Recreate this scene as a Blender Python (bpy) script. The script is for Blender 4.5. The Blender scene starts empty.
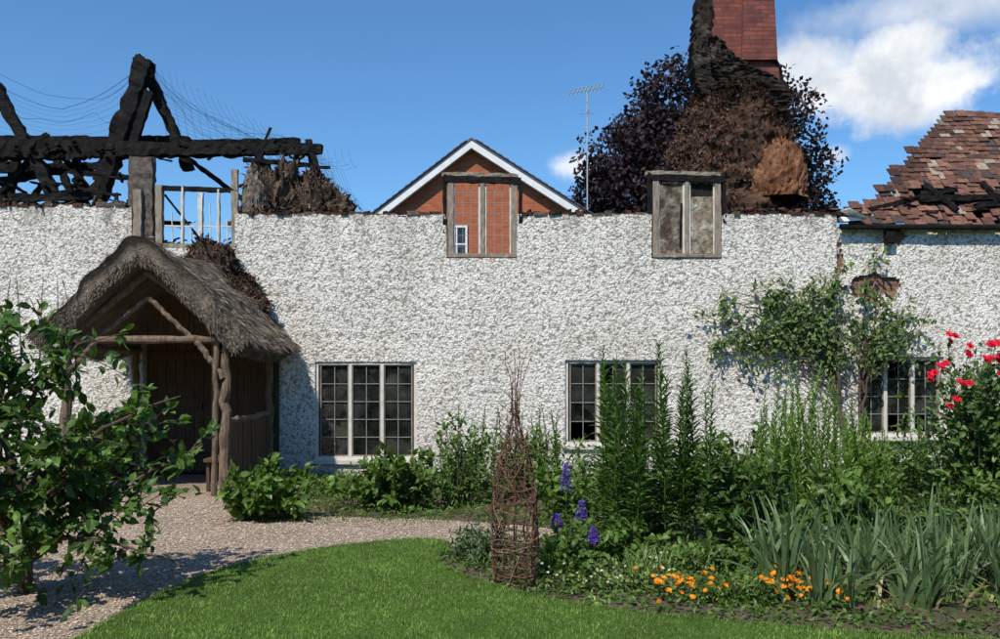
import bpy, math, random
import numpy as np
from mathutils import Vector, noise as mn
random.seed(7); R=np.random.default_rng(11)
scene=bpy.context.scene
for a,v in (('view_transform','Standard'),('look','None'),('exposure',0.0)):
    try: setattr(scene.view_settings,a,v)
    except Exception as e: print(e)

# ------------------------------------------------------------------ materials
def newmat(name):
    m=bpy.data.materials.new(name); m.use_nodes=True
    nt=m.node_tree; b=nt.nodes['Principled BSDF']; b.inputs['Specular IOR Level'].default_value=0.3
    return m,nt,b
def N(nt,t,**k):
    n=nt.nodes.new(t)
    for a,v in k.items(): setattr(n,a,v)
    return n
def L(nt,a,b): nt.links.new(a,b)
def ramp(nt,fac,stops):
    r=N(nt,'ShaderNodeValToRGB'); el=r.color_ramp.elements
    while len(el)<len(stops): el.new(.5)
    for e,(p,c) in zip(el,stops):
        e.position=p; e.color=(c[0],c[1],c[2],1) if hasattr(c,'__len__') else (c,c,c,1)
    L(nt,fac,r.inputs[0]); return r.outputs[0]
def nz(nt,vec,scale,detail=4,rough=.6):
    n=N(nt,'ShaderNodeTexNoise'); n.inputs['Scale'].default_value=scale; n.inputs['Detail'].default_value=detail
    n.inputs['Roughness'].default_value=rough
    L(nt,vec,n.inputs['Vector']); return n.outputs['Fac']
def mixc(nt,fac,a,b,mode='MIX'):
    m=N(nt,'ShaderNodeMix',data_type='RGBA',blend_type=mode)
    for i,v in ((0,fac),(6,a),(7,b)):
        if hasattr(v,'is_linked') or hasattr(v,'links'): L(nt,v,m.inputs[i])
        elif i==0: m.inputs[0].default_value=v
        else: m.inputs[i].default_value=(v[0],v[1],v[2],1)
    return m.outputs[2]
def math_(nt,op,a,b=None,clamp=False):
    m=N(nt,'ShaderNodeMath',operation=op,use_clamp=clamp)
    for i,v in enumerate((a,b)):
        if v is None: continue
        if isinstance(v,(int,float)): m.inputs[i].default_value=v
        else: L(nt,v,m.inputs[i])
    return m.outputs[0]
def bump(nt,b,h,strength=.5,dist=.02):
    n=N(nt,'ShaderNodeBump'); n.inputs['Strength'].default_value=strength; n.inputs['Distance'].default_value=dist
    L(nt,h,n.inputs['Height']); L(nt,n.outputs[0],b.inputs['Normal'])
def objc(nt,scale=None):
    t=N(nt,'ShaderNodeTexCoord').outputs['Object']
    if scale:
        mp=N(nt,'ShaderNodeMapping'); mp.inputs['Scale'].default_value=scale; L(nt,t,mp.inputs[0]); t=mp.outputs[0]
    return t
def simple(name,c1,c2,scale=6,rough=.85,bs=.4,bd=.01,stretch=None,use_col=False,spec=.3):
    m,nt,b=newmat(name); v=objc(nt,stretch)
    f=nz(nt,v,scale,5,.65)
    c=ramp(nt,f,[(.3,c1),(.7,c2)])
    if use_col:
        at=N(nt,'ShaderNodeAttribute',attribute_name='Col'); c=mixc(nt,1.0,c,at.outputs['Color'],'MULTIPLY')
    L(nt,c,b.inputs['Base Color']); b.inputs['Roughness'].default_value=rough
    b.inputs['Specular IOR Level'].default_value=spec
    bump(nt,b,nz(nt,v,scale*5,4,.7),bs,bd); return m
def leafmat(name,trans=.3,rough=.45,spec=.35):
    m,nt,b=newmat(name)
    at=N(nt,'ShaderNodeAttribute',attribute_name='Col')
    f=nz(nt,objc(nt),9,1); c=mixc(nt,1.0,at.outputs['Color'],ramp(nt,f,[(.3,.72),(.7,1.2)]),'MULTIPLY')
    L(nt,c,b.inputs['Base Color']); b.inputs['Roughness'].default_value=rough; b.inputs['Specular IOR Level'].default_value=spec
    tr=N(nt,'ShaderNodeBsdfTranslucent'); c2=mixc(nt,1.0,c,(1.6,1.6,.6),'MULTIPLY'); L(nt,c2,tr.inputs['Color'])
    mx=N(nt,'ShaderNodeMixShader'); mx.inputs[0].default_value=trans
    L(nt,b.outputs[0],mx.inputs[1]); L(nt,tr.outputs[0],mx.inputs[2])
    L(nt,mx.outputs[0],nt.nodes['Material Output'].inputs['Surface']); return m
def brickmat(name,c1,c2,mortar,bw=.225,rh=.075,soot=0.0):
    m,nt,b=newmat(name); v=objc(nt)
    s=N(nt,'ShaderNodeSeparateXYZ'); L(nt,v,s.inputs[0])
    cb=N(nt,'ShaderNodeCombineXYZ'); L(nt,math_(nt,'ADD',s.outputs[0],s.outputs[1]),cb.inputs[0]); L(nt,s.outputs[2],cb.inputs[1])
    br=N(nt,'ShaderNodeTexBrick'); L(nt,cb.outputs[0],br.inputs['Vector'])
    for k,x in (('Scale',1),('Brick Width',bw),('Row Height',rh),('Mortar Size',.009),('Mortar Smooth',.2),('Bias',0)): br.inputs[k].default_value=x
    br.inputs['Color1'].default_value=(*c1,1); br.inputs['Color2'].default_value=(*c2,1); br.inputs['Mortar'].default_value=(*mortar,1)
    c=mixc(nt,1.0,br.outputs['Color'],ramp(nt,nz(nt,v,3.5,6,.7),[(.25,1-soot-.25),(.6,1.05)]),'MULTIPLY')
    L(nt,c,b.inputs['Base Color']); b.inputs['Roughness'].default_value=.9
    h=math_(nt,'ADD',math_(nt,'MULTIPLY',br.outputs['Fac'],-1.0),math_(nt,'MULTIPLY',nz(nt,v,60),.5))
    bump(nt,b,h,.6,.008); return m

# roughcast
def roughcast():
    m,nt,b=newmat('roughcast_render'); v=objc(nt)
    d=N(nt,'ShaderNodeTexNoise'); d.inputs['Scale'].default_value=17; d.inputs['Detail'].default_value=1; L(nt,v,d.inputs['Vector'])
    vv=N(nt,'ShaderNodeVectorMath',operation='MULTIPLY_ADD'); L(nt,d.outputs['Color'],vv.inputs[0]); vv.inputs[1].default_value=(.07,.07,.07); L(nt,v,vv.inputs[2])
    vo=N(nt,'ShaderNodeTexVoronoi'); vo.inputs['Scale'].default_value=27; L(nt,vv.outputs[0],vo.inputs['Vector'])
    n1=nz(nt,v,42,3,.7); n2=nz(nt,v,13,2,.6)
    h=math_(nt,'ADD',math_(nt,'MULTIPLY',vo.outputs['Distance'],-1.1),math_(nt,'ADD',n1,math_(nt,'MULTIPLY',n2,1.2)))
    pit=ramp(nt,h,[(.18,(.34,.30,.25)),(.42,(.64,.60,.53)),(.62,(.80,.765,.695)),(.9,(.87,.84,.775))])
    big=ramp(nt,nz(nt,v,.8,5,.65),[(.3,(.82,.80,.765)),(.56,(1.0,1.0,1.0))])
    c=mixc(nt,1.0,pit,big,'MULTIPLY')
    vs=objc(nt,(2.6,2.6,.35)); st=ramp(nt,nz(nt,vs,1.6,5,.7),[(.45,0.0),(.72,1.0)])
    s=N(nt,'ShaderNodeSeparateXYZ'); L(nt,v,s.inputs[0])
    top=ramp(nt,math_(nt,'MULTIPLY',s.outputs[2],.25),[(.66,.08),(.88,.35),(1.0,1.0)])
    low=ramp(nt,s.outputs[2],[(.0,.6),(.7,0.0)])
    f=math_(nt,'ADD',math_(nt,'MULTIPLY',st,top),math_(nt,'MULTIPLY',low,n2),True)
    c=mixc(nt,f,c,(.19,.165,.13))
    L(nt,c,b.inputs['Base Color']); b.inputs['Roughness'].default_value=.95; b.inputs['Specular IOR Level'].default_value=.12
    bump(nt,b,h,.9,.0145); return m
RC=roughcast()
CORE=brickmat('old_brick',(.27,.13,.08),(.20,.09,.05),(.28,.22,.17),soot=.2)
REDB=brickmat('red_brick',(.48,.13,.05),(.38,.085,.035),(.30,.16,.10))
STACKB=brickmat('stack_brick',(.27,.07,.05),(.15,.04,.035),(.09,.06,.05),soot=.3)
CHAR=simple('charred_timber',(.004,.004,.004),(.026,.023,.021),9,.8,1.0,.03,(1,1,1),spec=.15)
OLDW=simple('weathered_timber',(.16,.12,.085),(.36,.31,.25),7,.9,.6,.008,(3,3,.8))
PAINTW=simple('aged_frame_paint',(.50,.47,.41),(.70,.67,.60),9,.8,.3,.004)
WHITE=simple('white_paint',(.68,.68,.66),(.82,.82,.80),5,.6,.1,.003)
LOG=simple('rustic_log',(.08,.055,.038),(.26,.19,.13),9,.95,.8,.012,(3,3,.7))
DOORW=simple('door_oak',(.055,.033,.018),(.135,.085,.045),8,.8,.5,.006,(5,5,.5))
LEAD=simple('lead_came',(.16,.16,.15),(.30,.30,.28),20,.6,.2,.002)
RUB=simple('rubble',(.35,.35,.35),(1.4,1.4,1.4),14,1,1.0,.05,use_col=True,spec=.05)
TILE=simple('clay_tile',(.5,.5,.5),(1.25,1.25,1.25),14,.9,.6,.008,use_col=True)
SLATE=simple('slate',(.06,.065,.08),(.13,.135,.15),8,.7,.3,.006)
BARK=simple('bark',(.05,.035,.025),(.15,.11,.08),12,.95,.8,.01,(2,2,.6))
STEM=leafmat('plant_stem',.05,.7)
LEAF=leafmat('leaf'); LEAFD=leafmat('leaf_distant',.15,.6,.2); PETAL=leafmat('petal',.35,.7,.1)
DARK=simple('dark_interior',(.015,.013,.012),(.05,.045,.04),3,1,.2,.01)
METAL=simple('aerial_metal',(.35,.35,.36),(.5,.5,.5),20,.45,.1,.001)
WICK=simple('wicker',(.5,.5,.5),(1.3,1.3,1.3),40,.8,.4,.003,use_col=True)
PEB=simple('pebble',(.75,.75,.75),(1.15,1.15,1.15),60,.9,.3,.003,use_col=True)
def thatchmat():
    m,nt,b=newmat('weathered_thatch'); v=objc(nt,(1,1,1))
    f=nz(nt,objc(nt,(7,40,7)),3,6,.7); g=nz(nt,v,3,5,.6)
    c=mixc(nt,1.0,ramp(nt,f,[(.3,(.09,.07,.055)),(.7,(.36,.30,.235))]),ramp(nt,g,[(.3,.55),(.7,1.2)]),'MULTIPLY')
    L(nt,c,b.inputs['Base Color']); b.inputs['Roughness'].default_value=1; b.inputs['Specular IOR Level'].default_value=.1
    bump(nt,b,f,.9,.03); return m
THATCH=thatchmat()
STRAW=simple('thatch_straw',(.6,.6,.6),(1.2,1.2,1.2),30,1,.2,.002,use_col=True,spec=.1)
def glassmat():
    m,nt,b=newmat('old_window_glass'); v=objc(nt)
    s=objc(nt,(1,.01,1)); vo=N(nt,'ShaderNodeTexVoronoi'); vo.inputs['Scale'].default_value=5.5; L(nt,s,vo.inputs['Vector'])
    sp=N(nt,'ShaderNodeSeparateColor'); L(nt,vo.outputs['Color'],sp.inputs[0])
    c=ramp(nt,nz(nt,v,2.2,3),[(.35,(.006,.007,.007)),(.7,(.05,.05,.043))])
    c=mixc(nt,1.0,c,ramp(nt,sp.outputs[0],[(0,.3),(1,1.3)]),'MULTIPLY')
    L(nt,c,b.inputs['Base Color']); b.inputs['Roughness'].default_value=.08; b.inputs['Specular IOR Level'].default_value=.6
    h=math_(nt,'ADD',nz(nt,v,7,2),math_(nt,'MULTIPLY',vo.outputs['Distance'],.8)); bump(nt,b,h,.25,.03); return m
GLASS=glassmat()

# ------------------------------------------------------------------ mesh builder
class MB:
    def __init__(s): s.V=[];s.I=[];s.S=[];s.M=[];s.C=[];s.n=0
    def add(s,v,f,mat=0,col=(1,1,1)):
        v=np.asarray(v,float).reshape(-1,3); f=np.asarray(f,int); 
        if f.ndim==1: f=f[None]
        s.V.append(v); s.I.append((f+s.n).ravel()); s.S.append(np.full(len(f),f.shape[1])); s.M.append(np.full(len(f),mat))
        c=np.asarray(col,float); 
        if c.ndim==1: c=np.tile(c,(len(v),1))
        s.C.append(c); s.n+=len(v)
    def build(s,name,mats,parent=None,smooth=False):
        me=bpy.data.meshes.new(name); V=np.concatenate(s.V); I=np.concatenate(s.I); S=np.concatenate(s.S); Mx=np.concatenate(s.M); C=np.concatenate(s.C)
        me.vertices.add(len(V)); me.vertices.foreach_set('co',V.astype(np.float32).ravel())
        me.loops.add(len(I)); me.loops.foreach_set('vertex_index',I.astype(np.int32))
        me.polygons.add(len(S)); st=np.concatenate([[0],np.cumsum(S)[:-1]]); me.polygons.foreach_set('loop_start',st.astype(np.int32))
        me.polygons.foreach_set('material_index',Mx.astype(np.int32))
        me.polygons.foreach_set('use_smooth',np.full(len(S),smooth))
        for m in mats: me.materials.append(m)
        me.update(calc_edges=True)
        ca=me.color_attributes.new('Col','FLOAT_COLOR','POINT'); ca.data.foreach_set('color',np.c_[C,np.ones(len(C))].astype(np.float32).ravel())
        o=bpy.data.objects.new(name,me); scene.collection.objects.link(o)
        if parent: o.parent=parent
        return o
def empty(name):
    o=bpy.data.objects.new(name,None); scene.collection.objects.link(o); return o
BF=np.array([[0,3,2,1],[4,5,6,7],[0,1,5,4],[1,2,6,5],[2,3,7,6],[3,0,4,7]])
def box(mb,x0,x1,y0,y1,z0,z1,mat=0,col=(1,1,1),jit=0):
    v=np.array([[x0,y0,z0],[x1,y0,z0],[x1,y1,z0],[x0,y1,z0],[x0,y0,z1],[x1,y0,z1],[x1,y1,z1],[x0,y1,z1]])
    if jit: v=v+R.uniform(-jit,jit,v.shape)
    mb.add(v,BF,mat,col)
def frame_of(d):
    d=d/np.linalg.norm(d); a=np.array([0,0,1.]) if abs(d[2])<.9 else np.array([0,1.,0])
    s=np.cross(d,a); s/=np.linalg.norm(s); u=np.cross(s,d); return d,s,u
def beam(mb,p0,p1,w,h,mat=0,jit=.01,seg=None,col=(1,1,1),taper=1):
    p0=np.array(p0,float);p1=np.array(p1,float); d,s,u=frame_of(p1-p0); ln=np.linalg.norm(p1-p0)
    seg=seg or max(1,int(ln/.08)); V=[]; sd=R.uniform(0,50)
    for i in range(seg+1):
        t=i/seg; c=p0+(p1-p0)*t; k=1+(taper-1)*t
        for j,(a,b) in enumerate(((-1,-1),(0,-1),(1,-1),(1,0),(1,1),(0,1),(-1,1),(-1,0))):
            kk=k*(1+jit*10*mn.noise(Vector((t*ln*3,sd+j*1.7,0)))+jit*5*mn.noise(Vector((t*ln*9,sd+j*1.7,0)))); V.append(c+s*a*w/2*kk+u*b*h/2*kk+R.uniform(-jit,jit,3)*.7)
    F=[]
    for i in range(seg):
        for j in range(8): F.append([i*8+j,i*8+(j+1)%8,(i+1)*8+(j+1)%8,(i+1)*8+j])
    mb.add(V,F,mat,col); mb.add(V[:8],[[7,6,5,4,3,2,1,0]],mat,col); mb.add(V[-8:],[list(range(8))],mat,col)
def tube(mb,pts,rad,k=6,mat=0,col=(1,1,1)):
    pts=np.asarray(pts,float); n=len(pts); rad=np.broadcast_to(rad,(n,))
    T=np.gradient(pts,axis=0); T/=np.linalg.norm(T,axis=1)[:,None]+1e-9
    a=np.array([.31,.23,.92]); 
    S=np.cross(T,a); S/=np.linalg.norm(S,axis=1)[:,None]+1e-9; U=np.cross(S,T)
    an=np.arange(k)*2*math.pi/k
    V=(pts[:,None]+rad[:,None,None]*(np.cos(an)[None,:,None]*S[:,None]+np.sin(an)[None,:,None]*U[:,None])).reshape(-1,3)
    i=np.arange(n-1)[:,None]*k; j=np.arange(k)[None]; j2=(j+1)%k
    F=np.stack([i+j,i+j2,i+k+j2,i+k+j],-1).reshape(-1,4)
    mb.add(V,F,mat,col); mb.add(V[-k:],[list(range(k))],mat,col)
def bez(a,b,c,n=8):
    t=np.linspace(0,1,n)[:,None]; a,b,c=map(lambda q:np.array(q,float),(a,b,c)); return (1-t)**2*a+2*t*(1-t)*b+t*t*c
def unit(v): return v/(np.linalg.norm(v,axis=-1,keepdims=True)+1e-9)
LT=np.array([[0,0,0],[.33,0,-.05],[.68,0,-.04],[1,0,-.14],[.3,-.44,.05],[.66,-.38,.03],[.3,.44,.05],[.66,.38,.03]])
LF3=np.array([[0,4,1],[0,1,6],[5,3,2],[2,3,7]]); LF4=np.array([[4,5,2,1],[1,2,7,6]])
def leaves(mb,P,D,Nn,Ln,W,col,mat=0):
    n=len(P)
    if n==0: return
    D=unit(D); S=unit(np.cross(D,Nn)); Nn=np.cross(S,D)
    Ln=np.broadcast_to(Ln,(n,))[:,None,None]; W=np.broadcast_to(W,(n,))[:,None,None]
    V=P[:,None]+Ln*(LT[None,:,0:1]*D[:,None]+LT[None,:,2:3]*Nn[:,None])+W*LT[None,:,1:2]*S[:,None]
    off=(np.arange(n)*8)[:,None,None]; C=np.repeat(col,8,0)
    base=mb.n; mb.add(V.reshape(-1,3),(LF3[None]+off).reshape(-1,3),mat,C)
    f=(LF4[None]+off).reshape(-1,4)+base
    mb.I.append(f.ravel()); mb.S.append(np.full(len(f),4)); mb.M.append(np.full(len(f),mat))
def quads(mb,P,D,Nn,Ln,W,col,mat=0):
    n=len(P); D=unit(D); S=unit(np.cross(D,Nn)); Ln=np.broadcast_to(Ln,(n,))[:,None];W=np.broadcast_to(W,(n,))[:,None]
    V=np.stack([P,P+D*Ln*.5+S*W*.5,P+D*Ln,P+D*Ln*.5-S*W*.5],1)
    mb.add(V.reshape(-1,3),np.arange(n*4).reshape(-1,4),mat,np.repeat(col,4,0))
def blades(mb,P,A,H,W,B,col,seg=4,mat=0,side=None):
    n=len(P); H=np.broadcast_to(H,(n,))[:,None];W=np.broadcast_to(W,(n,))[:,None];B=np.broadcast_to(B,(n,))[:,None]
    up=np.array([0,0,1.]); S=np.stack([-A[:,1],A[:,0],0*A[:,0]],1) if side is None else side
    V=[]
    for i in range(seg+1):
        t=i/seg; c=P+H*(up*(t-.45*B*t**2.6)+A*(B*t**1.8*.75+.06*t))
        w=W*(1-t**2.2)*.5+.0004
        V+= [c-S*w,c+S*w]
    V=np.stack(V,1); k=2*(seg+1); off=(np.arange(n)*k)[:,None,None]
    F=np.array([[2*i,2*i+1,2*i+3,2*i+2] for i in range(seg)])
    mb.add(V.reshape(-1,3),(F[None]+off).reshape(-1,4),mat,np.repeat(col,k,0))
def cols(n,a,b,lo=.75,hi=1.25):
    t=R.random((n,1)); return (np.array(a)*(1-t)+np.array(b)*t)*R.uniform(lo,hi,(n,1))
def shrub(name,base,center,rad,ntwig,nl,LL,LW,ca,cb,stem=(.07,.07,.03),spread=.6,up=.35,tstart=.45,mats=None,bothick=.008,extra=None,off=.03,build=True,mb=None):
    mb=mb or MB(); base=np.array(base,float); center=np.array(center,float); rad=np.array(rad,float)
    for k in range(ntwig):
        u=unit(R.normal(size=3)); r=R.random()**.45; e=center+rad*u*r*(1+.45*mn.noise(Vector(u*2.2+center)))
        if e[2]<.03: e[2]=.03+R.random()*.06
        b=base+np.array([(e[0]-base[0])*spread*R.random(),(e[1]-base[1])*spread*R.random(),0])
        c=(b*.55+e*.45)+np.array([0,0,(e[2]-b[2])*.4])+R.normal(size=3)*.04
        pts=bez(b,c,e,7)
        if R.random()<.6: tube(mb,pts,np.linspace(bothick,.002,7),4,1,stem)
        t=R.uniform(tstart,1.02,nl); P=(1-t)[:,None]**2*b+(2*t*(1-t))[:,None]*c+(t*t)[:,None]*e+R.normal(size=(nl,3))*off
        D=unit(e-c)[None]*.5+R.normal(size=(nl,3))*.7; D[:,2]+=R.uniform(-.5,.5,nl)
        Nn=R.normal(size=(nl,3))*.6+np.array([-.1,-.3,up+.5])
        lvl=.7+.6*R.random(); s=R.uniform(.65,1.2,nl)
        leaves(mb,P,D,Nn,LL*s,LW*s,cols(nl,ca,cb)*lvl,0)
    if extra: extra(mb)
    return mb.build(name,mats or [LEAF,STEM,PETAL]) if build else mb
def tallstems(name,bases,hs,LL,LW,dens,ca,cb,lean=.08,elev=.5,top=None,mats=None):
    mb=MB()
    for (x,y),h in zip(bases,hs):
        e=np.array([x+R.normal()*lean*h,y+R.normal()*lean*h,h]); b=np.array([x,y,0.]); c=(b+e)/2; c[:2]=b[:2]
        tube(mb,bez(b,c,e,9),np.linspace(.007,.003,9),5,1,np.array(ca)*1.1)
        n=int(h*dens); t=np.linspace(.12,1,n)
        P=(1-t)[:,None]**2*b+(2*t*(1-t))[:,None]*c+(t*t)[:,None]*e
        an=np.arange(n)*2.4+R.normal(size=n)*.3
        el=elev+R.normal(size=n)*.25+t*.5
        D=np.stack([np.cos(an)*np.cos(el),np.sin(an)*np.cos(el),np.sin(el)],1)
        Nn=np.stack([-np.cos(an)*np.sin(el),-np.sin(an)*np.sin(el),np.cos(el)],1)+R.normal(size=(n,3))*.2
        s=(1.1-.65*t**2)*R.uniform(.8,1.15,n)*np.where(t<.25,.7,1)*R.uniform(.85,1.15)
        leaves(mb,P,D,Nn,LL*s,LW*s,cols(n,ca,cb)*(.85+.3*R.random()),0)
        if top: top(mb,e)
    return mb.build(name,mats or [LEAF,STEM,PETAL])

def inpoly(x,y,poly):
    c=np.zeros(len(x),bool); j=len(poly)-1
    for i in range(len(poly)):
        xi,yi=poly[i];xj,yj=poly[j]
        c^=((yi>y)!=(yj>y))&(x<(xj-xi)*(y-yi)/(yj-yi+1e-12)+xi); j=i
    return c
def chaikin(p,n=2):
    p=np.array(p,float)
    for _ in range(n):
        q=np.roll(p,-1,0); p=np.stack([.75*p+.25*q,.25*p+.75*q],1).reshape(-1,2)
    return p

# ------------------------------------------------------------------ ground
def groundmat(name,stops,scale,bs,bd,second=None):
    m,nt,b=newmat(name); v=objc(nt)
    f=nz(nt,v,scale,8,.75); c=ramp(nt,f,stops)
    if second: c=mixc(nt,ramp(nt,nz(nt,v,second[0],5,.6),[(.45,0.0),(.62,1.0)]),c,second[1])
    c=mixc(nt,1.0,c,ramp(nt,nz(nt,v,1.1,4,.6),[(.3,.75),(.7,1.15)]),'MULTIPLY')
    L(nt,c,b.inputs['Base Color']); b.inputs['Roughness'].default_value=1; b.inputs['Specular IOR Level'].default_value=.1
    bump(nt,b,f,bs,bd); return m
GRASSG=groundmat('meadow_ground',[(.3,(.03,.055,.012)),(.7,(.075,.12,.03))],25,.6,.02)
SOIL=groundmat('soil',[(.3,(.08,.057,.04)),(.7,(.22,.165,.12))],16,1,.04,(3,(.08,.095,.035)))
LAWNM=groundmat('lawn_grass',[(.3,(.05,.10,.014)),(.7,(.10,.17,.03))],60,.8,.02)
def gravelmat():
    m,nt,b=newmat('gravel'); v=objc(nt)
    vo=N(nt,'ShaderNodeTexVoronoi'); vo.inputs['Scale'].default_value=55; L(nt,v,vo.inputs['Vector'])
    sp=N(nt,'ShaderNodeSeparateColor'); L(nt,vo.outputs['Color'],sp.inputs[0])
    c=ramp(nt,sp.outputs[0],[(.0,(.24,.175,.125)),(.5,(.44,.335,.245)),(1,(.58,.47,.36))])
    c=mixc(nt,ramp(nt,vo.outputs['Distance'],[(.3,0.0),(.75,.8)]),c,(.12,.08,.055))
    c=mixc(nt,1.0,c,ramp(nt,nz(nt,v,1.4,6,.7),[(.3,.68),(.65,1.1)]),'MULTIPLY')
    L(nt,c,b.inputs['Base Color']); b.inputs['Roughness'].default_value=.95
    bump(nt,b,math_(nt,'MULTIPLY',vo.outputs['Distance'],-1),.9,.012); return m
GRAVEL=gravelmat()
mb=MB(); mb.add([[-400,-400,-.002],[400,-400,-.002],[400,400,-.002],[-400,400,-.002]],[0,1,2,3]); mb.build('ground',[GRASSG])
mb=MB(); nx,ny=160,80; xs=np.linspace(-10.5,10.5,nx); ys=np.linspace(-9.5,.05,ny); X,Y=np.meshgrid(xs,ys)
Z=np.array([.006+.012*(1+mn.noise(Vector((x*2.2,y*2.2,0)))) for x,y in zip(X.ravel(),Y.ravel())])
V=np.c_[X.ravel(),Y.ravel(),Z]; i=(np.arange(ny-1)[:,None]*nx+np.arange(nx-1)[None]).ravel()
mb.add(V,np.stack([i,i+1,i+1+nx,i+nx],1)); mb.build('flower_bed_soil',[SOIL],smooth=True)
pathp=chaikin([(-11,-20),(-2.6,-20),(-2.1,-8),(-2.1,-6.6),(-1.5,-5.7),(-.3,-5.3),(.5,-4.9),(.6,-4.5),(.2,-4.25),(-.6,-3.95),(-1.9,-3.75),(-3.0,-3.6),(-3.3,-2.6),(-3.5,-.6),(-3.6,.02),(-5.4,.02),(-5.5,-.6),(-5.6,-2.6),(-6,-4.1),(-11,-4.5)],2)
mb=MB(); mb.add(np.c_[pathp,np.full(len(pathp),.034)],[list(range(len(pathp)))]); mb.build('gravel_path',[GRAVEL])
lawnp=chaikin([(-2.42,-7.85),(-2.38,-7.1),(-2.24,-6.31),(-1.79,-5.63),(-1.17,-5.17),(-.62,-4.98),(-.42,-5.25),(-.56,-5.95),(-.22,-6.56),(.27,-7.1),(.9,-7.46),(1.59,-7.71),(2.2,-7.9),(3.5,-8.1),(6,-8.3),(9,-9),(9,-22),(-3.2,-22),(-3.0,-11),(-2.6,-9)],2)
mb=MB(); n=len(lawnp); mb.add(np.r_[np.c_[lawnp,np.full(n,.052)],np.c_[lawnp,np.full(n,-.001)]],[list(range(n))])
mb.add(np.r_[np.c_[lawnp,np.full(n,.052)],np.c_[lawnp,np.full(n,-.001)]],[[i,(i+1)%n,n+(i+1)%n,n+i] for i in range(n)],1)
x=R.uniform(-2.7,4,190000); y=-8.4+3.6*R.random(190000)
k=inpoly(x,y,lawnp); x=x[k];y=y[k]; n=len(x); an=R.uniform(0,6.28,n)
pt=np.array([mn.noise(Vector((a*1.6,b*1.6,3)))+.6*mn.noise(Vector((a*7,b*7,3))) for a,b in zip(x,y)]); 
blades(mb,np.c_[x,y,np.full(n,.05)],np.c_[np.cos(an),np.sin(an),0*an],R.uniform(.012,.032,n)*(1+.4*pt),.005,R.uniform(.2,1.1,n),cols(n,(.10,.185,.026),(.20,.30,.065),.65,1.3)*(1+.4*pt)[:,None],1,2)
lp=[]; 
for i in range(len(lawnp)):
    a=lawnp[i]; b=lawnp[(i+1)%len(lawnp)]; ll=np.linalg.norm(b-a)
    if min(a[1],b[1])>-9: lp.append(a+(b-a)*R.random((int(ll*500),1))+R.normal(size=(int(ll*500),2))*.014)
lp=np.concatenate(lp); n=len(lp); an=R.uniform(0,6.28,n)
blades(mb,np.c_[lp,np.full(n,.03)],np.c_[np.cos(an),np.sin(an),0*an],R.uniform(.03,.07,n),.005,R.uniform(.4,1.3,n),cols(n,(.09,.165,.025),(.18,.26,.06)),2,2)
mb.build('lawn',[LAWNM,SOIL,LEAF])
ph=np.array([[0,0,1],[1,0,0],[0,1,0],[-1,0,0],[0,-1,0],[.6,.6,.5],[-.6,.6,.5],[-.6,-.6,.5],[.6,-.6,.5]])
pf=np.array([[0,8,1],[0,1,5],[0,5,2],[0,2,6],[0,6,3],[0,3,7],[0,7,4],[0,4,8]])
x=R.uniform(-6.5,1,60000); y=R.uniform(-8.6,-2.5,60000); k=inpoly(x,y,pathp)&~inpoly(x,y,lawnp); x=x[k];y=y[k]; n=len(x)
sz=R.uniform(.005,.013,(n,1,1))*np.array([1,1,.7])*R.uniform(.7,1.3,(n,1,3)); a=R.uniform(0,6.28,n); 
v=ph[None]*sz; v=np.stack([v[...,0]*np.cos(a)[:,None]-v[...,1]*np.sin(a)[:,None],v[...,0]*np.sin(a)[:,None]+v[...,1]*np.cos(a)[:,None],v[...,2]],-1)+np.c_[x,y,np.full(n,.036)][:,None]
mb=MB(); mb.add(v.reshape(-1,3),(pf[None]+(np.arange(n)*9)[:,None,None]).reshape(-1,3),0,np.repeat(cols(n,(.30,.215,.155),(.62,.51,.39),.6,1.2),9,0)); mb.build('path_pebbles',[PEB],smooth=True)

# ------------------------------------------------------------------ cottage
H=empty('fire_damaged_cottage')
wins=[(-2.78,-1.245,.25,1.73),(.975,2.43,.47,1.75),(5.35,6.68,.6,1.8)]
ups=[(-.8,.26,3.28,9),(2.28,3.33,3.28,9)]
holes=wins+ups+[(-5.52,-3.97,3.43,9),(-5.35,-4.3,-1,2.1)]
def topz(x):
    b=4.06 if x<-5.5 else (3.93 if x<5.07 else 3.74)
    return b+.035*mn.noise(Vector((x*3,1,0)))+.03*mn.noise(Vector((x*11,4,0)))
cs=.025; nx=int(21/cs)+1; nzc=int(4.2/cs)+1
xs=-10.5+np.arange(nx)*cs; zs=-.05+np.arange(nzc)*cs
mb=MB(); Vv=np.zeros((nzc,nx,3))
tz=np.array([topz(x) for x in xs])
for i in range(nx):
    x=xs[i]
    for j in range(nzc):
        z=zs[j]
        yy=.006*mn.noise(Vector((x*10,0,z*10)))+.004*mn.noise(Vector((x*19,5,z*19)))+.024*mn.noise(Vector((x*.8,2,z*.8)))
        Vv[j,i]=(x,yy+(.05 if x>5.07 else 0),min(z,tz[i]))
zc=zs[:-1,None]+cs/2+0*xs[None,:-1]; xc=xs[None,:-1]+cs/2+0*zs[:-1,None]
keep=(zs[:-1,None]<np.minimum(tz[:-1],tz[1:])[None])
for a,b,c,d in holes: keep&=~((xc>a)&(xc<b)&(zc>c)&(zc<d))
def patch(cx,cz,rx,rz,s):
    global keep
    w=np.array([[mn.noise(Vector((x*6+s,0,z*6)))+.5*mn.noise(Vector((x*17+s,0,z*17))) for x in xc[0]] if abs(z-cz)<rz*2 else [0]*xc.shape[1] for z in zc[:,0]])
    keep&=~((((xc-cx)/rx)**2+((zc-cz)/rz)**2+w*1.1)<1)
patch(5.58,2.84,.46,.2,1); patch(6.0,3.62,.1,.13,5); patch(5.12,3.3,.05,.25,8)
jj,ii=np.nonzero(keep); q=jj*nx+ii
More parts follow.
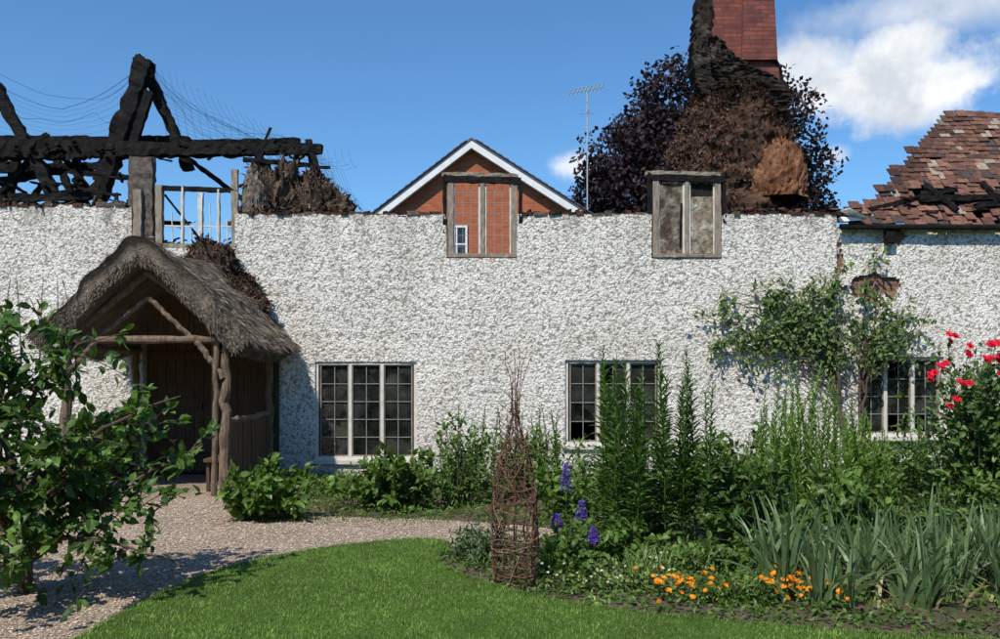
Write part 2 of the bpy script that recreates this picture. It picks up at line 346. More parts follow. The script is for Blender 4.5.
vf=Vv.reshape(-1,3); mb.add(vf,np.stack([q,q+1,q+1+nx,q+nx],1),0)
bk=vf.copy(); bk[:,1]=.10
def skirt(e0,e1):
    n=len(e0); 
    if n: mb.add(np.stack([vf[e0],vf[e1],bk[e1],bk[e0]],1).reshape(-1,3),np.arange(n*4).reshape(-1,4),0)
K=np.pad(keep,1); c=K[1:-1,1:-1]
for nb,f in ((K[2:,1:-1],lambda q:(q+nx,q+nx+1)),(K[:-2,1:-1],lambda q:(q,q+1)),(K[1:-1,2:],lambda q:(q+1,q+1+nx)),(K[1:-1,:-2],lambda q:(q,q+nx))):
    j,i=np.nonzero(c&~nb); q=j*nx+i; skirt(*f(q))
mb.build('roughcast_wall',[RC],H,smooth=True)
mb=MB(); 
xb=sorted({-10.5,10.5,5.07}|{h[0]-.0 for h in holes}|{h[1] for h in holes})
for a,b in zip(xb[:-1],xb[1:]):
    xm=(a+b)/2; t=(4.06 if xm<-5.5 else (3.93 if xm<5.07 else 3.74))-.05
    iv=[(0.0,t)]
    for h in holes:
        if h[0]<xm<h[1]:
            o=[]
            for lo,hi in iv:
                if h[2]>lo: o.append((lo,min(hi,h[2])))
                if h[3]<hi: o.append((max(lo,h[3]),hi))
            iv=[q for q in o if q[1]-q[0]>.01]
    for lo,hi in iv: box(mb,a,b,.095,.5,lo,hi)
box(mb,-10.5,10.5,5.0,5.4,0,3.6); box(mb,-10.9,-10.505,0,5.4,0,3.9); box(mb,10.505,10.9,0,5.4,0,3.7)
mb.build('masonry_core',[CORE],H)
mb=MB(); box(mb,-10.4,10.4,.51,4.99,2.5,2.62); box(mb,-10.4,10.4,.51,4.99,.005,.06); box(mb,-10.4,10.4,1.9,1.95,.07,2.49)
mb.build('shaded_interior',[DARK],H)  # near-black floor, ceiling and partition: room shade put into the colour
mb=MB(); x=-10.4
while x<10.4:
    w=R.uniform(.08,.22)
    if not any(h[0]-.02<x<h[1] and h[3]>5 or (h[0]-.02<x+w<h[1] and h[3]>5) for h in holes):
        t=topz(x+w/2); hh=R.uniform(.02,.055); c=[(.10,.06,.045),(.16,.08,.05),(.06,.05,.045),(.22,.17,.13)][R.integers(4)]
        box(mb,x,x+w*.93,R.uniform(-.03,.02),.5,t-.012,t+hh,0,c,.008)
        if R.random()<.35: box(mb,x,x+w*.5,.05,.25,t+hh-.01,t+hh+R.uniform(.02,.06),0,np.array(c)*.6,.015)
    x+=w
mb.build('broken_wall_head',[RUB],H)
def window(k,x0,x1,z0,z1,nl,cols_,rows,deep=.035,sill=True):
    mb=MB(); f=.05; y0=deep+(.03 if k==2 else 0);y1=y0+.08
    box(mb,x0,x0+f,y0,y1,z0,z1,0);box(mb,x1-f,x1,y0,y1,z0,z1,0);box(mb,x0+f,x1-f,y0+.002,y1,z1-f,z1,0);box(mb,x0+f,x1-f,y0-.002,y1,z0,z0+f,0)
    W=(x1-x0-2*f)/nl
    for i in range(nl):
        a=x0+f+W*i; b=a+W
        if i>0: box(mb,a-.024,a+.024,y0-.004,y1,z0+f,z1-f,0)
        s=.02; a+=.022;b-=.022; c=z0+f; d=z1-f
        box(mb,a,a+s,y0+.015,y1-.01,c,d,1);box(mb,b-s,b,y0+.015,y1-.01,c,d,1);box(mb,a+s,b-s,y0+.017,y1-.01,c,c+s,1);box(mb,a+s,b-s,y0+.017,y1-.01,d-s,d,1)
        a+=s;b-=s;c+=s;d-=s
        for p in range(cols_):
            for q in range(rows):
                xa=a+(b-a)*p/cols_; xb2=a+(b-a)*(p+1)/cols_; za=c+(d-c)*q/rows; zb=c+(d-c)*(q+1)/rows
                if k!=0 and R.random()<.15: continue
                t=R.normal(size=4)*.004; yy=y0+.045
                mb.add([[xa,yy+t[0],za],[xb2,yy+t[1],za],[xb2,yy+t[2],zb],[xa,yy+t[3],zb]],[0,1,2,3],2)
        for p in range(1,cols_): xa=a+(b-a)*p/cols_; box(mb,xa-.006,xa+.006,y0+.026,y0+.038,c,d,3)
        for q in range(1,rows): za=c+(d-c)*q/rows; box(mb,a,b,y0+.028,y0+.036,za-.006,za+.006,3)
    if sill: box(mb,x0-.04,x1+.04,-.05,y0+.01,z0-.06,z0-.003,0,jit=.004)
    mb.build('leaded_window',[PAINTW,OLDW,GLASS,LEAD],H)
for k,(a,b,c,d) in enumerate(wins): window(k,a,b,c,d,3,2,5 if k==0 else 4)
def upframe(x0,x1,z0,z1,fill):
    mb=MB(); y=.05
    beam(mb,(x0+.04,y,z0),(x0+.04,y,z1),.09,.1,0,.006); beam(mb,(x1-.04,y,z0),(x1-.04,y,z1-.02),.09,.1,0,.006)
    xm=(x0+x1)/2; beam(mb,(xm,y,z0),(xm,y,z1),.06,.09,0,.005)
    beam(mb,(x0-.04,y-.02,z1+.03),(x1+.06,y-.02,z1),.08,.1,1,.012); beam(mb,(x0-.1,y+.06,z1+.11),(x1+.02,y+.06,z1+.08),.12,.07,0,.012)
    beam(mb,(x0,y-.01,z0+.02),(x1,y-.01,z0+.02),.1,.06,0,.005)
    for s in (x0+.09,x1-.09,xm-.045,xm+.045): beam(mb,(s,y,z0+.05),(s,y,z1-.05),.03,.04,2,.003)
    if fill:
        box(mb,x0+.1,xm-.05,y+.01,y+.04,z0+.05,z1-.05,3,(.20,.15,.11)); box(mb,xm+.05,x1-.1,y+.01,y+.04,z0+.05,z1-.25,3,(.56,.49,.36))
        box(mb,xm+.05,x1-.1,y+.012,y+.05,z1-.25,z1-.05,3,(.05,.04,.035))
        V=[];C=[]
        for (xa,xb2,za,zb,sd) in((x0+.11,xm-.06,z0+.06,z1-.06,3),(xm+.06,x1-.11,z0+.06,z1-.27,8)):
            g=26; V=[];C=[]
            for j in range(g):
                for i in range(g):
                    X_=xa+(xb2-xa)*i/(g-1);Z_=za+(zb-za)*j/(g-1); q=mn.noise(Vector((X_*7,sd,Z_*5)))+.4*mn.noise(Vector((X_*20,sd,Z_*20))); V.append([X_,y-.005-.012*max(0,q*3),Z_]); t=1/(1+math.exp(-q*14)); a=np.array((.15,.11,.08) if sd==3 else (.38,.30,.21)); b=np.array((.40,.34,.26) if sd==3 else (.62,.56,.44)); C.append(a*(1-t)+b*t)
            mb.add(V,[[j*g+i,j*g+i+1,(j+1)*g+i+1,(j+1)*g+i] for j in range(g-1) for i in range(g-1)],3,np.array(C))
        beam(mb,(xm-.1,y-.03,z0+.15),(xm-.08,y-.03,z1-.35),.03,.02,1,.004)
    else:
        for xa,xb2 in ((x0+.1,xm-.06),(xm+.06,x1-.1)):
            for i in range(1,3): xx=xa+(xb2-xa)*i/3; box(mb,xx-.004,xx+.004,y,y+.008,z0+.05,z1-.05,4)
            for i in range(1,7): zz=z0+(z1-z0)*i/7; box(mb,xa,xb2,y-.002,y+.006,zz-.004,zz+.004,4)
    beam(mb,(x0-.05,y,z0+.35),(x0-.05,y,z1+.1),.05,.1,1,.012); beam(mb,(x1+.06,y,z0+.5),(x1+.06,y,z1-.02),.05,.1,1,.012)
    return mb.build('burnt_window_frame',[OLDW,CHAR,PAINTW,RUB,LEAD],H)
upframe(-.78,.25,3.3,4.44,False); upframe(2.3,3.31,3.3,4.46,True)

def T(u,v,y=1.0): s=(13+y)/866; return np.array([(u-500)*s,y,1.6+(370-v)*s])
mb=MB()
beam(mb,T(-150,153),T(125,149),.22,.28,0,.026); beam(mb,T(-150,141,1.3),T(190,141,1.3),.16,.12,0,.02)
beam(mb,T(118,150,.9),T(322,150,.9),.2,.22,0,.026,taper=.7); beam(mb,T(175,146,1.2),T(300,143,1.2),.14,.14,0,.02)
beam(mb,T(147,60),T(98,200),.25,.25,0,.03); beam(mb,T(143,62,1.2),T(190,170,1.2),.15,.15,0,.025)
beam(mb,T(150,92,.9),T(132,150,.9),.13,.1,0,.015);beam(mb,T(138,58),T(150,80),.14,.16,0,.02)
beam(mb,T(-6,85),T(58,200),.17,.17,0,.025); beam(mb,T(-40,190,1.4),T(62,170,1.4),.1,.12,0,.015)
beam(mb,T(117,116),T(127,148),.06,.06,0,.012,taper=.6); beam(mb,T(253,168),T(271,128),.08,.07,0,.012,taper=.4)
beam(mb,T(309,140),T(316,185),.1,.09,0,.012); beam(mb,T(-60,172,1.8),T(120,165,1.8),.1,.12,0,.02)
beam(mb,T(20,150,1.4),T(8,200,1.4),.12,.1,0,.02); beam(mb,T(75,150,1.6),T(82,200,1.6),.12,.1,0,.02); beam(mb,T(45,135,3),T(75,200,3),.12,.12,0,.02)
beam(mb,T(-20,200,.5),T(90,196,.5),.08,.12,0,.02)
beam(mb,T(-10,205,1.2),T(40,150,1.2),.09,.08,0,.015); beam(mb,T(100,205,1.5),T(60,152,1.5),.09,.08,0,.015); beam(mb,T(28,205,2),T(60,160,2),.08,.08,0,.015)
beam(mb,T(-30,160,2.4),T(130,178,2.4),.09,.09,0,.02); beam(mb,T(245,205,.8),T(262,150,.8),.09,.08,0,.015); beam(mb,T(285,205,.9),T(300,148,.9),.09,.08,0,.015); beam(mb,T(330,205,.8),T(312,152,.8),.08,.07,0,.015)
beam(mb,T(244,160,.7),T(330,168,.7),.09,.08,0,.02,taper=.5); beam(mb,T(190,160,1.6),T(250,205,1.6),.08,.07,0,.015)
for i in range(60):
    u=R.uniform(-40,125) if i<35 else R.uniform(245,325); v=R.uniform(178,205); a=T(u,v,R.uniform(.4,2)); beam(mb,a,a+R.normal(size=3)*np.array([.2,.2,.10]),.045,.035,0,.01)
for i in range(110):
    u=R.uniform(-20,315); v=151+R.normal()*4.5; a=T(u,v,.86); beam(mb,a,a+R.normal(size=3)*np.array([.08,.03,.05]),.05,.025,0,.012,seg=2)
mb.build('charred_roof_timbers',[CHAR],H)
mb=MB()
def TW(u,v,y=.12): s=(13+y)/866; return np.array([(u-500)*s,y,1.6+(370-v)*s])
beam(mb,TW(143,158),TW(143,250),.34,.14,3,.02,col=(.22,.18,.155)); beam(mb,TW(138,190,.02),TW(138,250,.02),.12,.06,0,.01);beam(mb,TW(160,186),TW(160,250),.10,.1,0,.008)
for u,v0,w in((183,186,.035),(201,193,.07),(219,190,.035),(235,170,.1)): beam(mb,TW(u,v0),TW(u+R.normal(),248),w,.06,2 if w<.08 else 0,.008)
for u,v0 in((172,212),(191,225),(210,203),(227,218)): beam(mb,TW(u,v0),TW(u+1,246),.013,.02,2,.003)
beam(mb,TW(150,188),TW(238,191),.06,.07,1,.01); beam(mb,TW(150,247),TW(238,248),.08,.1,0,.008)
beam(mb,TW(165,226),TW(236,227),.02,.02,2,.004); beam(mb,TW(165,195,.3),TW(205,245,.3),.02,.03,1,.006)
beam(mb,TW(130,200),TW(132,250),.06,.1,1,.012)
for k in range(40): a=TW(R.uniform(150,238),R.uniform(238,250),R.uniform(.1,.5)); beam(mb,a,a+R.normal(size=3)*[.1,.08,.06],.03,.02,1,.006,seg=2)
mb.build('burnt_dormer_frame',[OLDW,CHAR,PAINTW,RUB],H)
mb=MB()
def wire(*p,r=.0045,y=1.0):
    P=np.array([T(u,v,y) for u,v in p]); 
    t=np.linspace(0,len(P)-1,len(P)*6); i=np.clip(t.astype(int),0,len(P)-2); f=(t-i)[:,None]
    q=P[i]*(1-f)+P[i+1]*f; q[:,2]+=-.12*np.sin(f[:,0]*math.pi)+R.normal(size=len(q))*.008; tube(mb,q,r,3)
wire((-40,60),(60,110),(147,62),(205,115),(285,135),(330,165),(345,205),r=.003); wire((147,62),(230,128),(300,150),r=.003); wire((0,75),(100,100),(140,66),y=1.2,r=.003)
wire((148,64),(175,100),(215,140),y=.9,r=.003); wire((0,100),(40,118),(95,112),(118,118),r=.003); wire((205,115),(240,140),r=.003); wire((285,137),(345,190),(372,212),r=.003); wire((320,160),(355,208),r=.003)
for k in range(26): 
    a=148+k*7; wire((a,62+k*3.8),(a+10+k,92+k*3),(a+25,150),r=.0019)
for k in range(14): wire((150+k*3,70+k*6),(215+k*6,118+k*3),(310,140+k*4),(335,170+k*3),r=.0019)
for k in range(10): wire((-30,62+k*7),(60,110+k*4),(140,66+k*8),r=.0016)
for k in range(12): wire((300+k*4,140+k*3),(318+k*4,170+k*3),(322+k*4,208),r=.0018)
mb.build('thatch_netting',[CHAR],H)
def mound(mb,cx,cy,z0,rx,ry,h,ca,cb,seed,mat=0,fr=3.5,amp=.35,nu=70,nv=26,bits=0):
    V=[];C=[]
    for j in range(nv):
        ph=j/(nv-1)*math.pi/2
        for i in range(nu):
            th=i/nu*2*math.pi; d=Vector((math.cos(th)*math.cos(ph),math.sin(th)*math.cos(ph),math.sin(ph)))
            k=1+amp*mn.noise(d*1.6+Vector((seed,0,0)))+amp*.7*mn.noise(d*fr*1.6+Vector((seed,3,0)))+amp*.5*mn.noise(d*fr*5+Vector((seed,3,7)))
            V.append((cx+rx*d.x*k,cy+ry*d.y*k,z0+h*d.z*k)); t=min(1,max(0,.5+mn.noise(d*4+Vector((seed,9,0)))*1.2+R.uniform(-.2,.2)))
            C.append(np.array(ca)*(1-t)+np.array(cb)*t)
    F=[[j*nu+i,j*nu+(i+1)%nu,(j+1)*nu+(i+1)%nu,(j+1)*nu+i] for j in range(nv-1) for i in range(nu)]
    mb.add(V,F,mat,np.array(C))
    if bits:
        VA=np.array(V); ce=np.array([cx,cy,z0]); P=VA[R.integers(0,len(VA),bits)]; o=unit(P-ce); P=P+o*R.uniform(-.01,.03,(bits,1))
        quads(mb,P,R.normal(size=(bits,3))+o*.3,o+R.normal(size=(bits,3))*.6,R.uniform(.03,.12,bits),R.uniform(.008,.035,bits),cols(bits,ca,cb,.5,1.5),mat)
def sticks(mb,lo,hi,n,ln,w,ca,cb,mat=0,flat=.5):
    P=R.uniform(lo,hi,(n,3)); D=R.normal(size=(n,3)); D[:,2]*=flat
    for p,d in zip(P,unit(D)):
        l=ln*R.uniform(.4,1.2); beam(mb,p-d*l/2,p+d*l/2,w*R.uniform(.5,1.3),w*.6,mat,w*.15,seg=2,col=cols(1,ca,cb)[0])
mb=MB()
mound(mb,-3.5,.7,3.85,.6,.5,.98,(.05,.04,.033),(.26,.18,.13),2,bits=1600); mound(mb,-2.85,.5,3.85,.5,.35,.66,(.05,.038,.03),(.28,.19,.135),4,bits=1400)
mound(mb,-3.78,.3,3.9,.2,.18,.75,(.22,.18,.14),(.42,.36,.29),9,amp=.2,bits=200)
mound(mb,-8,.9,3.95,2.6,.6,.24,(.03,.02,.016),(.19,.12,.08),5,bits=1500); mound(mb,4.55,.7,3.8,.65,.4,.26,(.02,.015,.012),(.13,.06,.04),6,bits=600)
sticks(mb,(-4.0,.1,3.9),(-2.6,.8,4.1),110,.3,.03,(.02,.015,.012),(.28,.21,.15)); sticks(mb,(-9,0,4.05),(-5.6,.8,4.18),120,.28,.03,(.02,.015,.012),(.22,.15,.10))
sticks(mb,(3.6,.1,3.95),(5.3,.6,4.05),50,.35,.03,(.01,.01,.01),(.10,.06,.04),flat=.25)
mound(mb,-4.3,-.12,2.7,.5,.4,.74,(.05,.035,.026),(.25,.17,.12),12,amp=.22,bits=2600); mound(mb,-3.9,-.15,2.45,.4,.32,.55,(.055,.04,.03),(.25,.16,.11),15,amp=.25,bits=2000)
sticks(mb,(-4.7,-.4,3.0),(-3.8,-.1,3.25),40,.2,.025,(.05,.03,.02),(.28,.2,.14))
mb.build('burnt_rubble',[RUB],H)

# chimney
CH=empty('brick_chimney_stack'); CH.parent=H
mb=MB(); s=15/866
cx=lambda u:(u-500)*s
def ring(z,u0,u1,y0,y1): return [[cx(u0),y0,z],[cx(u1),y0,z],[cx(u1),y1,z],[cx(u0),y1,z]]
zz=lambda v:1.6+(370-v)*s
def loft(mb,rs,mat=0,col=(1,1,1)):
    V=np.array(rs).reshape(-1,3); F=[]
    for i in range(len(rs)-1):
        for j in range(4): F.append([i*4+j,i*4+(j+1)%4,i*4+4+(j+1)%4,i*4+4+j])
    F.append([len(V)-4,len(V)-3,len(V)-2,len(V)-1]); mb.add(V,F,mat,col)
loft(mb,[ring(2.7,700,776,1.7,2.9),ring(zz(95),704,776,1.75,2.75),ring(zz(60),703,773,1.78,2.7),ring(zz(0),704,770,1.85,2.65),ring(zz(-45),706,768,1.87,2.63)])
loft(mb,[ring(zz(-45),703,771,1.8,2.7),ring(zz(-52),703,771,1.8,2.7),ring(zz(-52)+.001,700,774,1.75,2.75),ring(zz(-62),700,774,1.75,2.75)])
loft(mb,[ring(zz(66),737,772,1.70,1.79),ring(zz(-40),741,768,1.78,1.86)])
mb.build('stack',[STACKB],CH)
mb=MB()
def sheet(mb,uv,y,th,mat=0,col=(.05,.04,.036),wob=.05,sub=9):
    V=[];n=0
    P=[]
    for a in range(len(uv)-1):
        for k in range(sub): t=k/sub; P.append([uv[a][i]*(1-t)+uv[a+1][i]*t for i in range(3)])
    P.append(uv[-1]); M=10
    for (a,b,v) in P:
        a+=R.uniform(-1.5,1.5); b+=R.uniform(-1.5,1.5)
        for k in range(M+1):
            u=a+(b-a)*k/M; yy=y+wob*mn.noise(Vector((u*.15,v*.12,y*3)))+wob*.7*mn.noise(Vector((u*.5,v*.5,y*3))); V.append([cx(u),yy,zz(v)])
    V=np.array(V); W=V+np.array([0,th,0]); r=len(P); F=[]
    n=len(V)
    for i in range(r-1):
        for k in range(M): q=i*(M+1)+k; F+= [[q,q+1,q+M+2,q+M+1],[n+q+1,n+q,n+q+M+1,n+q+M+2]]
        q=i*(M+1); F.append([q,q+M+1,n+q+M+1,n+q]); q+=M; F.append([q+M+1,q,n+q,n+q+M+1])
    for k in range(M): F+= [[k,n+k,n+k+1,k+1],[(r-1)*(M+1)+k,(r-1)*(M+1)+k+1,n+(r-1)*(M+1)+k+1,n+(r-1)*(M+1)+k]]
    c=np.array([np.array(col)*(1+2.2*max(0,mn.noise(Vector(p*4)))) for p in V]); mb.add(np.r_[V,W],F,mat,np.r_[c,c])
sheet(mb,[(696,706,-60),(695,707,0),(692,707,30),(690,708,50),(689,716,66),(692,732,84),(699,745,100)],1.72,.4,col=(.055,.044,.037))
sheet(mb,[(704,714,44),(706,726,60),(706,744,72),(710,768,83),(716,782,97),(722,785,108),(735,780,118)],1.64,.22,col=(.065,.05,.04),wob=.09)
sheet(mb,[(768,774,66),(770,783,90),(772,786,108)],1.78,.8,col=(.035,.028,.024))
mb.build('torn_render',[RUB],CH)
mb=MB(); V=[];C=[]; nu,nv=120,90
prof_=[(240,664,806),(205,668,797),(175,671,800),(150,675,796),(130,681,788),(110,690,783),(95,697,778),(88,704,770)]
for j in range(nv):
    v=240-(240-88)*j/(nv-1)
    for a in range(len(prof_)-1):
        if prof_[a][0]>=v>=prof_[a+1][0]: t=(prof_[a][0]-v)/(prof_[a][0]-prof_[a+1][0]); u0=prof_[a][1]*(1-t)+prof_[a+1][1]*t; u1=prof_[a][2]*(1-t)+prof_[a+1][2]*t; break
    xc_=cx((u0+u1)/2); hx=(cx(u1)-cx(u0))/2; hy=.62+.35*(1-j/nv)
    for i in range(nu):
        th=i/nu*2*math.pi; c_,s_=math.cos(th),math.sin(th); e=.7
        px=hx*math.copysign(abs(c_)**e,c_); py=hy*math.copysign(abs(s_)**e,s_)
        p=Vector((xc_+px,2.25+py,zz(v))); k=.08*mn.noise(p*1.7)+.07*mn.noise(p*4)+.05*mn.noise(p*9)
        d=Vector((px,py,0)).normalized(); p2=p+d*k*1.3; V.append(tuple(p2))
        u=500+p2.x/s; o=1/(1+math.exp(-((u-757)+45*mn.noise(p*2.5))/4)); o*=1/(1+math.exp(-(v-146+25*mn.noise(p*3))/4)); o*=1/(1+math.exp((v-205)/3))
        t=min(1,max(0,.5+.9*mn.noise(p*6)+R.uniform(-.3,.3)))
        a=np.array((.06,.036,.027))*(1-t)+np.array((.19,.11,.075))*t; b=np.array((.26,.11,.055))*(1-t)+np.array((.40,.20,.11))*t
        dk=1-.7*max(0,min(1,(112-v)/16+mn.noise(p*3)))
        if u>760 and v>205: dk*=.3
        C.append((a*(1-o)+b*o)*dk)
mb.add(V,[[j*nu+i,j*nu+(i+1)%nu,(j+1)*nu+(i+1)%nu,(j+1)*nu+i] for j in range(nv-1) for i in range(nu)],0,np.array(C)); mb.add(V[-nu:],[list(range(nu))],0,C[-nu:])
mound(mb,cx(770),1.6,zz(204),.48,.42,1.0,(.24,.10,.048),(.42,.21,.12),31,amp=.2,fr=5,bits=250)
VA=np.array(V); CA=np.array(C); n=15000; idx=R.integers(0,len(VA),n); P=VA[idx]; ax_=np.c_[np.full(n,cx(735)),np.full(n,2.25),P[:,2]]; o=unit(P-ax_); P=P+o*R.uniform(-.02,.06,(n,1))+R.normal(size=(n,3))*.02
keepb=~((500+P[:,0]/s>745)&(P[:,2]<zz(138))&(R.random(n)<.92)); P=P[keepb];o=o[keepb];n=len(P)
clm=np.array([mn.noise(Vector(p*3.5)) for p in P])
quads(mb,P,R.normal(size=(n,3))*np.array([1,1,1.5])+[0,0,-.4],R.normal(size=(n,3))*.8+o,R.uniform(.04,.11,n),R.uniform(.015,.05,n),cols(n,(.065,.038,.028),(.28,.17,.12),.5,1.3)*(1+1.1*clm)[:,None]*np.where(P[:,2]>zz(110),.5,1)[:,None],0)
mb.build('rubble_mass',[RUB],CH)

# right tile roof
mb=MB(); sl=math.radians(52); ca_,sa_=math.cos(sl),math.sin(sl)
def rp(x,q,o=0): return np.array([x,.02+q*ca_-o*sa_,3.80+q*sa_+o*ca_])
row=0; q=-.06
while q<2.66:
    x=5.05+(row%2)*.085
    while x<11:
        left=5.6+(q-.44)*.84+.12*mn.noise(Vector((q*4,0,0)))+(.12*R.random() if q<1.2 else 0)
        if q<.30: ok=x>5.15 and mn.noise(Vector((x*2,q*5,2)))>-.35
        elif q<.85: ok= x>left and (x<left+.45+.3*mn.noise(Vector((0,q*5,1))) or mn.noise(Vector((x*1.3,q*2,7)))>.15 or q>.76+.2*mn.noise(Vector((x*3,0,9))))
        else: ok=x>left and R.random()>.015
        if ok:
            base=cols(1,(.135,.062,.044),(.235,.115,.078),.6,1.15)[0]
            if R.random()<.13: base=np.array((.07,.05,.043))
            if R.random()<.06: base=np.array((.32,.25,.19))
            if x<left+.3 and q>.4: base=base*.55
            j=.004 if q>.85 else .012; w=.162; l=.19; dz=(.06 if q>.85 else .03)*mn.noise(Vector((x*1.0,q*1.0,3)))
            c=[rp(x,q,.02+dz),rp(x+w,q,.02+dz),rp(x+w,q+l,.0+dz),rp(x,q+l,.0+dz)]; c=[p+R.normal(size=3)*j*.6 for p in c]; off=R.normal(size=3)*j
            up=np.array([0,-sa_,ca_])*.018; c=np.array([p+off for p in c]); mb.add(np.r_[c,c+up],BF,0,base)
        x+=.17
    q+=.105; row+=1
mb.add([rp(6.0,.35,-.10),rp(11,.35,-.10),rp(11,2.6,-.07),rp(7.5,2.6,-.07)],[0,1,2,3],1)
b0=rp(7.6,2.62,0);b1=rp(11,2.62,0); mb.add([b0,b1,b1+[0,1.9,-2.3],b0+[0.,1.9,-2.3]],[0,1,2,3],1)
for k in range(14):
    x=5.5+k*.42; hi=min(2.6,.35+max(.15,(x-5.6)*1.1)); beam(mb,rp(x,0,-.05),rp(x+R.normal()*.03,hi,-.05),.06,.09,1,.012)
for k in range(26):
    x=R.uniform(6.0,9); a=rp(x,R.uniform(.2,.75),R.uniform(0,.05)); beam(mb,a,a+R.normal(size=3)*[.2,.07,.04],.04,.035,1,.008)
beam(mb,rp(5.6,.25,.05),rp(7.1,.8,.0),.08,.07,1,.01); beam(mb,rp(6.4,.45,.08),rp(8.6,.55,.08),.10,.09,1,.015); beam(mb,rp(7.2,.3,.08),rp(9.5,.7,.08),.09,.08,1,.015)
beam(mb,rp(6.9,.2,.09),rp(6.6,.8,.09),.07,.06,1,.012); beam(mb,rp(7.7,.15,.10),rp(7.5,.85,.08),.07,.06,1,.012)
tube(mb,[[5.08,-.06,3.74],[11,-.06,3.72]],.045,8,1)
box(mb,5.08,5.4,-.12,.1,3.83,3.86,2,jit=.03); beam(mb,(5.12,-.14,3.98),(5.42,-.05,3.85),.22,.012,2,.01)
beam(mb,(5.84,-.02,3.5),(5.84,-.02,3.7),.14,.1,1,.01)
for k in range(60):
    x=R.uniform(4.0,5.6); p=np.array([x,R.uniform(.05,.6),3.95+R.uniform(0,.10)]); box(mb,p[0],p[0]+.16,p[1],p[1]+.18,p[2],p[2]+.02,0,cols(1,(.05,.03,.025),(.18,.08,.05))[0],.04)
mb.build('clay_tile_roof_remains',[TILE,CHAR,WHITE],H)

# porch
PR=empty('thatched_porch'); PR.parent=H
mb=MB(); rx=-4.38; hw=1.3; yf=-2.45; nu,nv=64,40
def prof(t):
    a=abs(t); z=3.14-1.32*(math.sqrt(a*a+.03)-.173)*1.07
    return rx+hw*t*(1.0), z
def thp(t,yv,off):
    x,z=prof(t); x2,z2=prof(t+.01); nx_,nz_=-(z2-z),(x2-x); l=math.hypot(nx_,nz_); nx_/=l;nz_/=l
    k=.08*mn.noise(Vector((x*2,yv*2,z*2)))+.04*mn.noise(Vector((x*7,yv*7,z*7)))
    sag=.08*math.sin((yv-yf)/2.5*math.pi)
    return (x+nx_*(off+k*(off>0)),yv,z+nz_*(off+k*(off>0))-sag)
O=[];I_=[]
for j in range(nv+1):
    yv=yf+(0.02-yf)*j/nv
    for i in range(nu+1):
        t=-1+2*i/nu; rg=1+.03*mn.noise(Vector((yv*5,t,3)))*abs(t); O.append(thp(t*rg,yv-(.12*(1-abs(t)) if j==0 else 0),.06)); I_.append(thp(t*rg,yv,-.2-.03*mn.noise(Vector((yv*4,t*4,9)))))
n=len(O); V=np.array(O+I_); F=[]
for j in range(nv):
    for i in range(nu): q=j*(nu+1)+i; F+= [[q,q+1,q+nu+2,q+nu+1],[n+q+1,n+q,n+q+nu+1,n+q+nu+2]]
    for i in (0,nu): q=j*(nu+1)+i; F.append([q,q+nu+1,n+q+nu+1,n+q])
for i in range(nu):
    for j in (0,nv): q=j*(nu+1)+i; F.append([q,q+1,n+q+1,n+q])
mb.add(V,F,0)
m=15000; t=R.uniform(-1,1,m); yv=R.uniform(yf-.05,0,m)
P=np.array([thp(a,b,.065) for a,b in zip(t,yv)]); P2=np.array([thp(a+math.copysign(.02,a),b,.065) for a,b in zip(t,yv)])
D=unit(P2-P)+R.normal(size=(m,3))*.16; Nn=np.array([[0,0,1.]])+R.normal(size=(m,3))*.3
quads(mb,P,D,Nn,R.uniform(.08,.2,m),R.uniform(.006,.014,m),cols(m,(.11,.09,.07),(.42,.35,.27),.5,1.15),1)
m=6000; t=np.where(R.random(m)<.5,-1,1)*R.uniform(.97,1.0,m); yv=R.uniform(yf,0,m); P=np.array([thp(a,b,R.uniform(-.2,.06)) for a,b in zip(t,yv)])
rag=np.array([1+1.2*mn.noise(Vector((b*6,0,0))) for b in yv])
quads(mb,P,np.c_[np.sign(t)*.8,R.normal(size=m)*.2,-.75+R.normal(size=m)*.25],R.normal(size=(m,3)),R.uniform(.03,.10,m)*rag,.008,cols(m,(.10,.08,.06),(.38,.32,.25),.6,1.1),1)
m=7000; t=R.uniform(-1,1,m); P=np.array([thp(a,yf-.01,R.uniform(-.22,.07)) for a in t])
rag=np.array([1+1.2*mn.noise(Vector((b*6,5,0))) for b in t])
D=np.c_[np.sign(t)*.5+R.normal(size=m)*.3,-R.uniform(.1,.5,m),-.8+R.normal(size=m)*.3]; quads(mb,P,D,R.normal(size=(m,3)),R.uniform(.04,.10,m)*rag,.008,cols(m,(.10,.08,.06),(.34,.28,.22),.6,1.1),1)
mb.build('thatch_roof',[THATCH,STRAW],PR,smooth=True)
mb=MB()
def logp(a,b,r0,r1,mat=0):
    P=np.linspace(a,b,14); P=P+R.normal(size=P.shape)*r0*.16; tube(mb,P,np.linspace(r0,r1,14)*R.uniform(.88,1.12,14),9,mat)
for x in (-3.42,-5.4): 
    logp((x,-2.25,0),(x+.02,-2.25,1.98),.07,.055); logp((x,-.15,0),(x,-.15,1.98),.06,.05)
    logp((x,-2.3,1.9),(x,-.05,1.9),.06,.06)
    logp((x,-2.2,.95),(x,-.1,.95),.045,.045)
logp((-3.56,-2.2,0),(-3.5,-2.3,1.9),.04,.035); logp((-3.3,-2.3,.02),(-3.38,-2.2,.6),.04,.03)
logp((-5.45,-2.25,1.98),(-3.3,-2.25,1.98),.05,.045)
logp((-5.45,-2.2,1.92),(rx,-2.2,2.82),.05,.045); logp((-3.25,-2.2,1.92),(rx,-2.2,2.82),.05,.045)
logp((-3.42,-2.27,1.5),(-3.75,-2.27,1.95),.04,.035);logp((-5.4,-2.27,1.5),(-5.0,-2.27,1.95),.04,.035)
logp((-5.0,-2.2,2.0),(rx,-2.2,2.5),.035,.03); logp((-3.85,-2.2,2.0),(rx,-2.2,2.5),.035,.03)
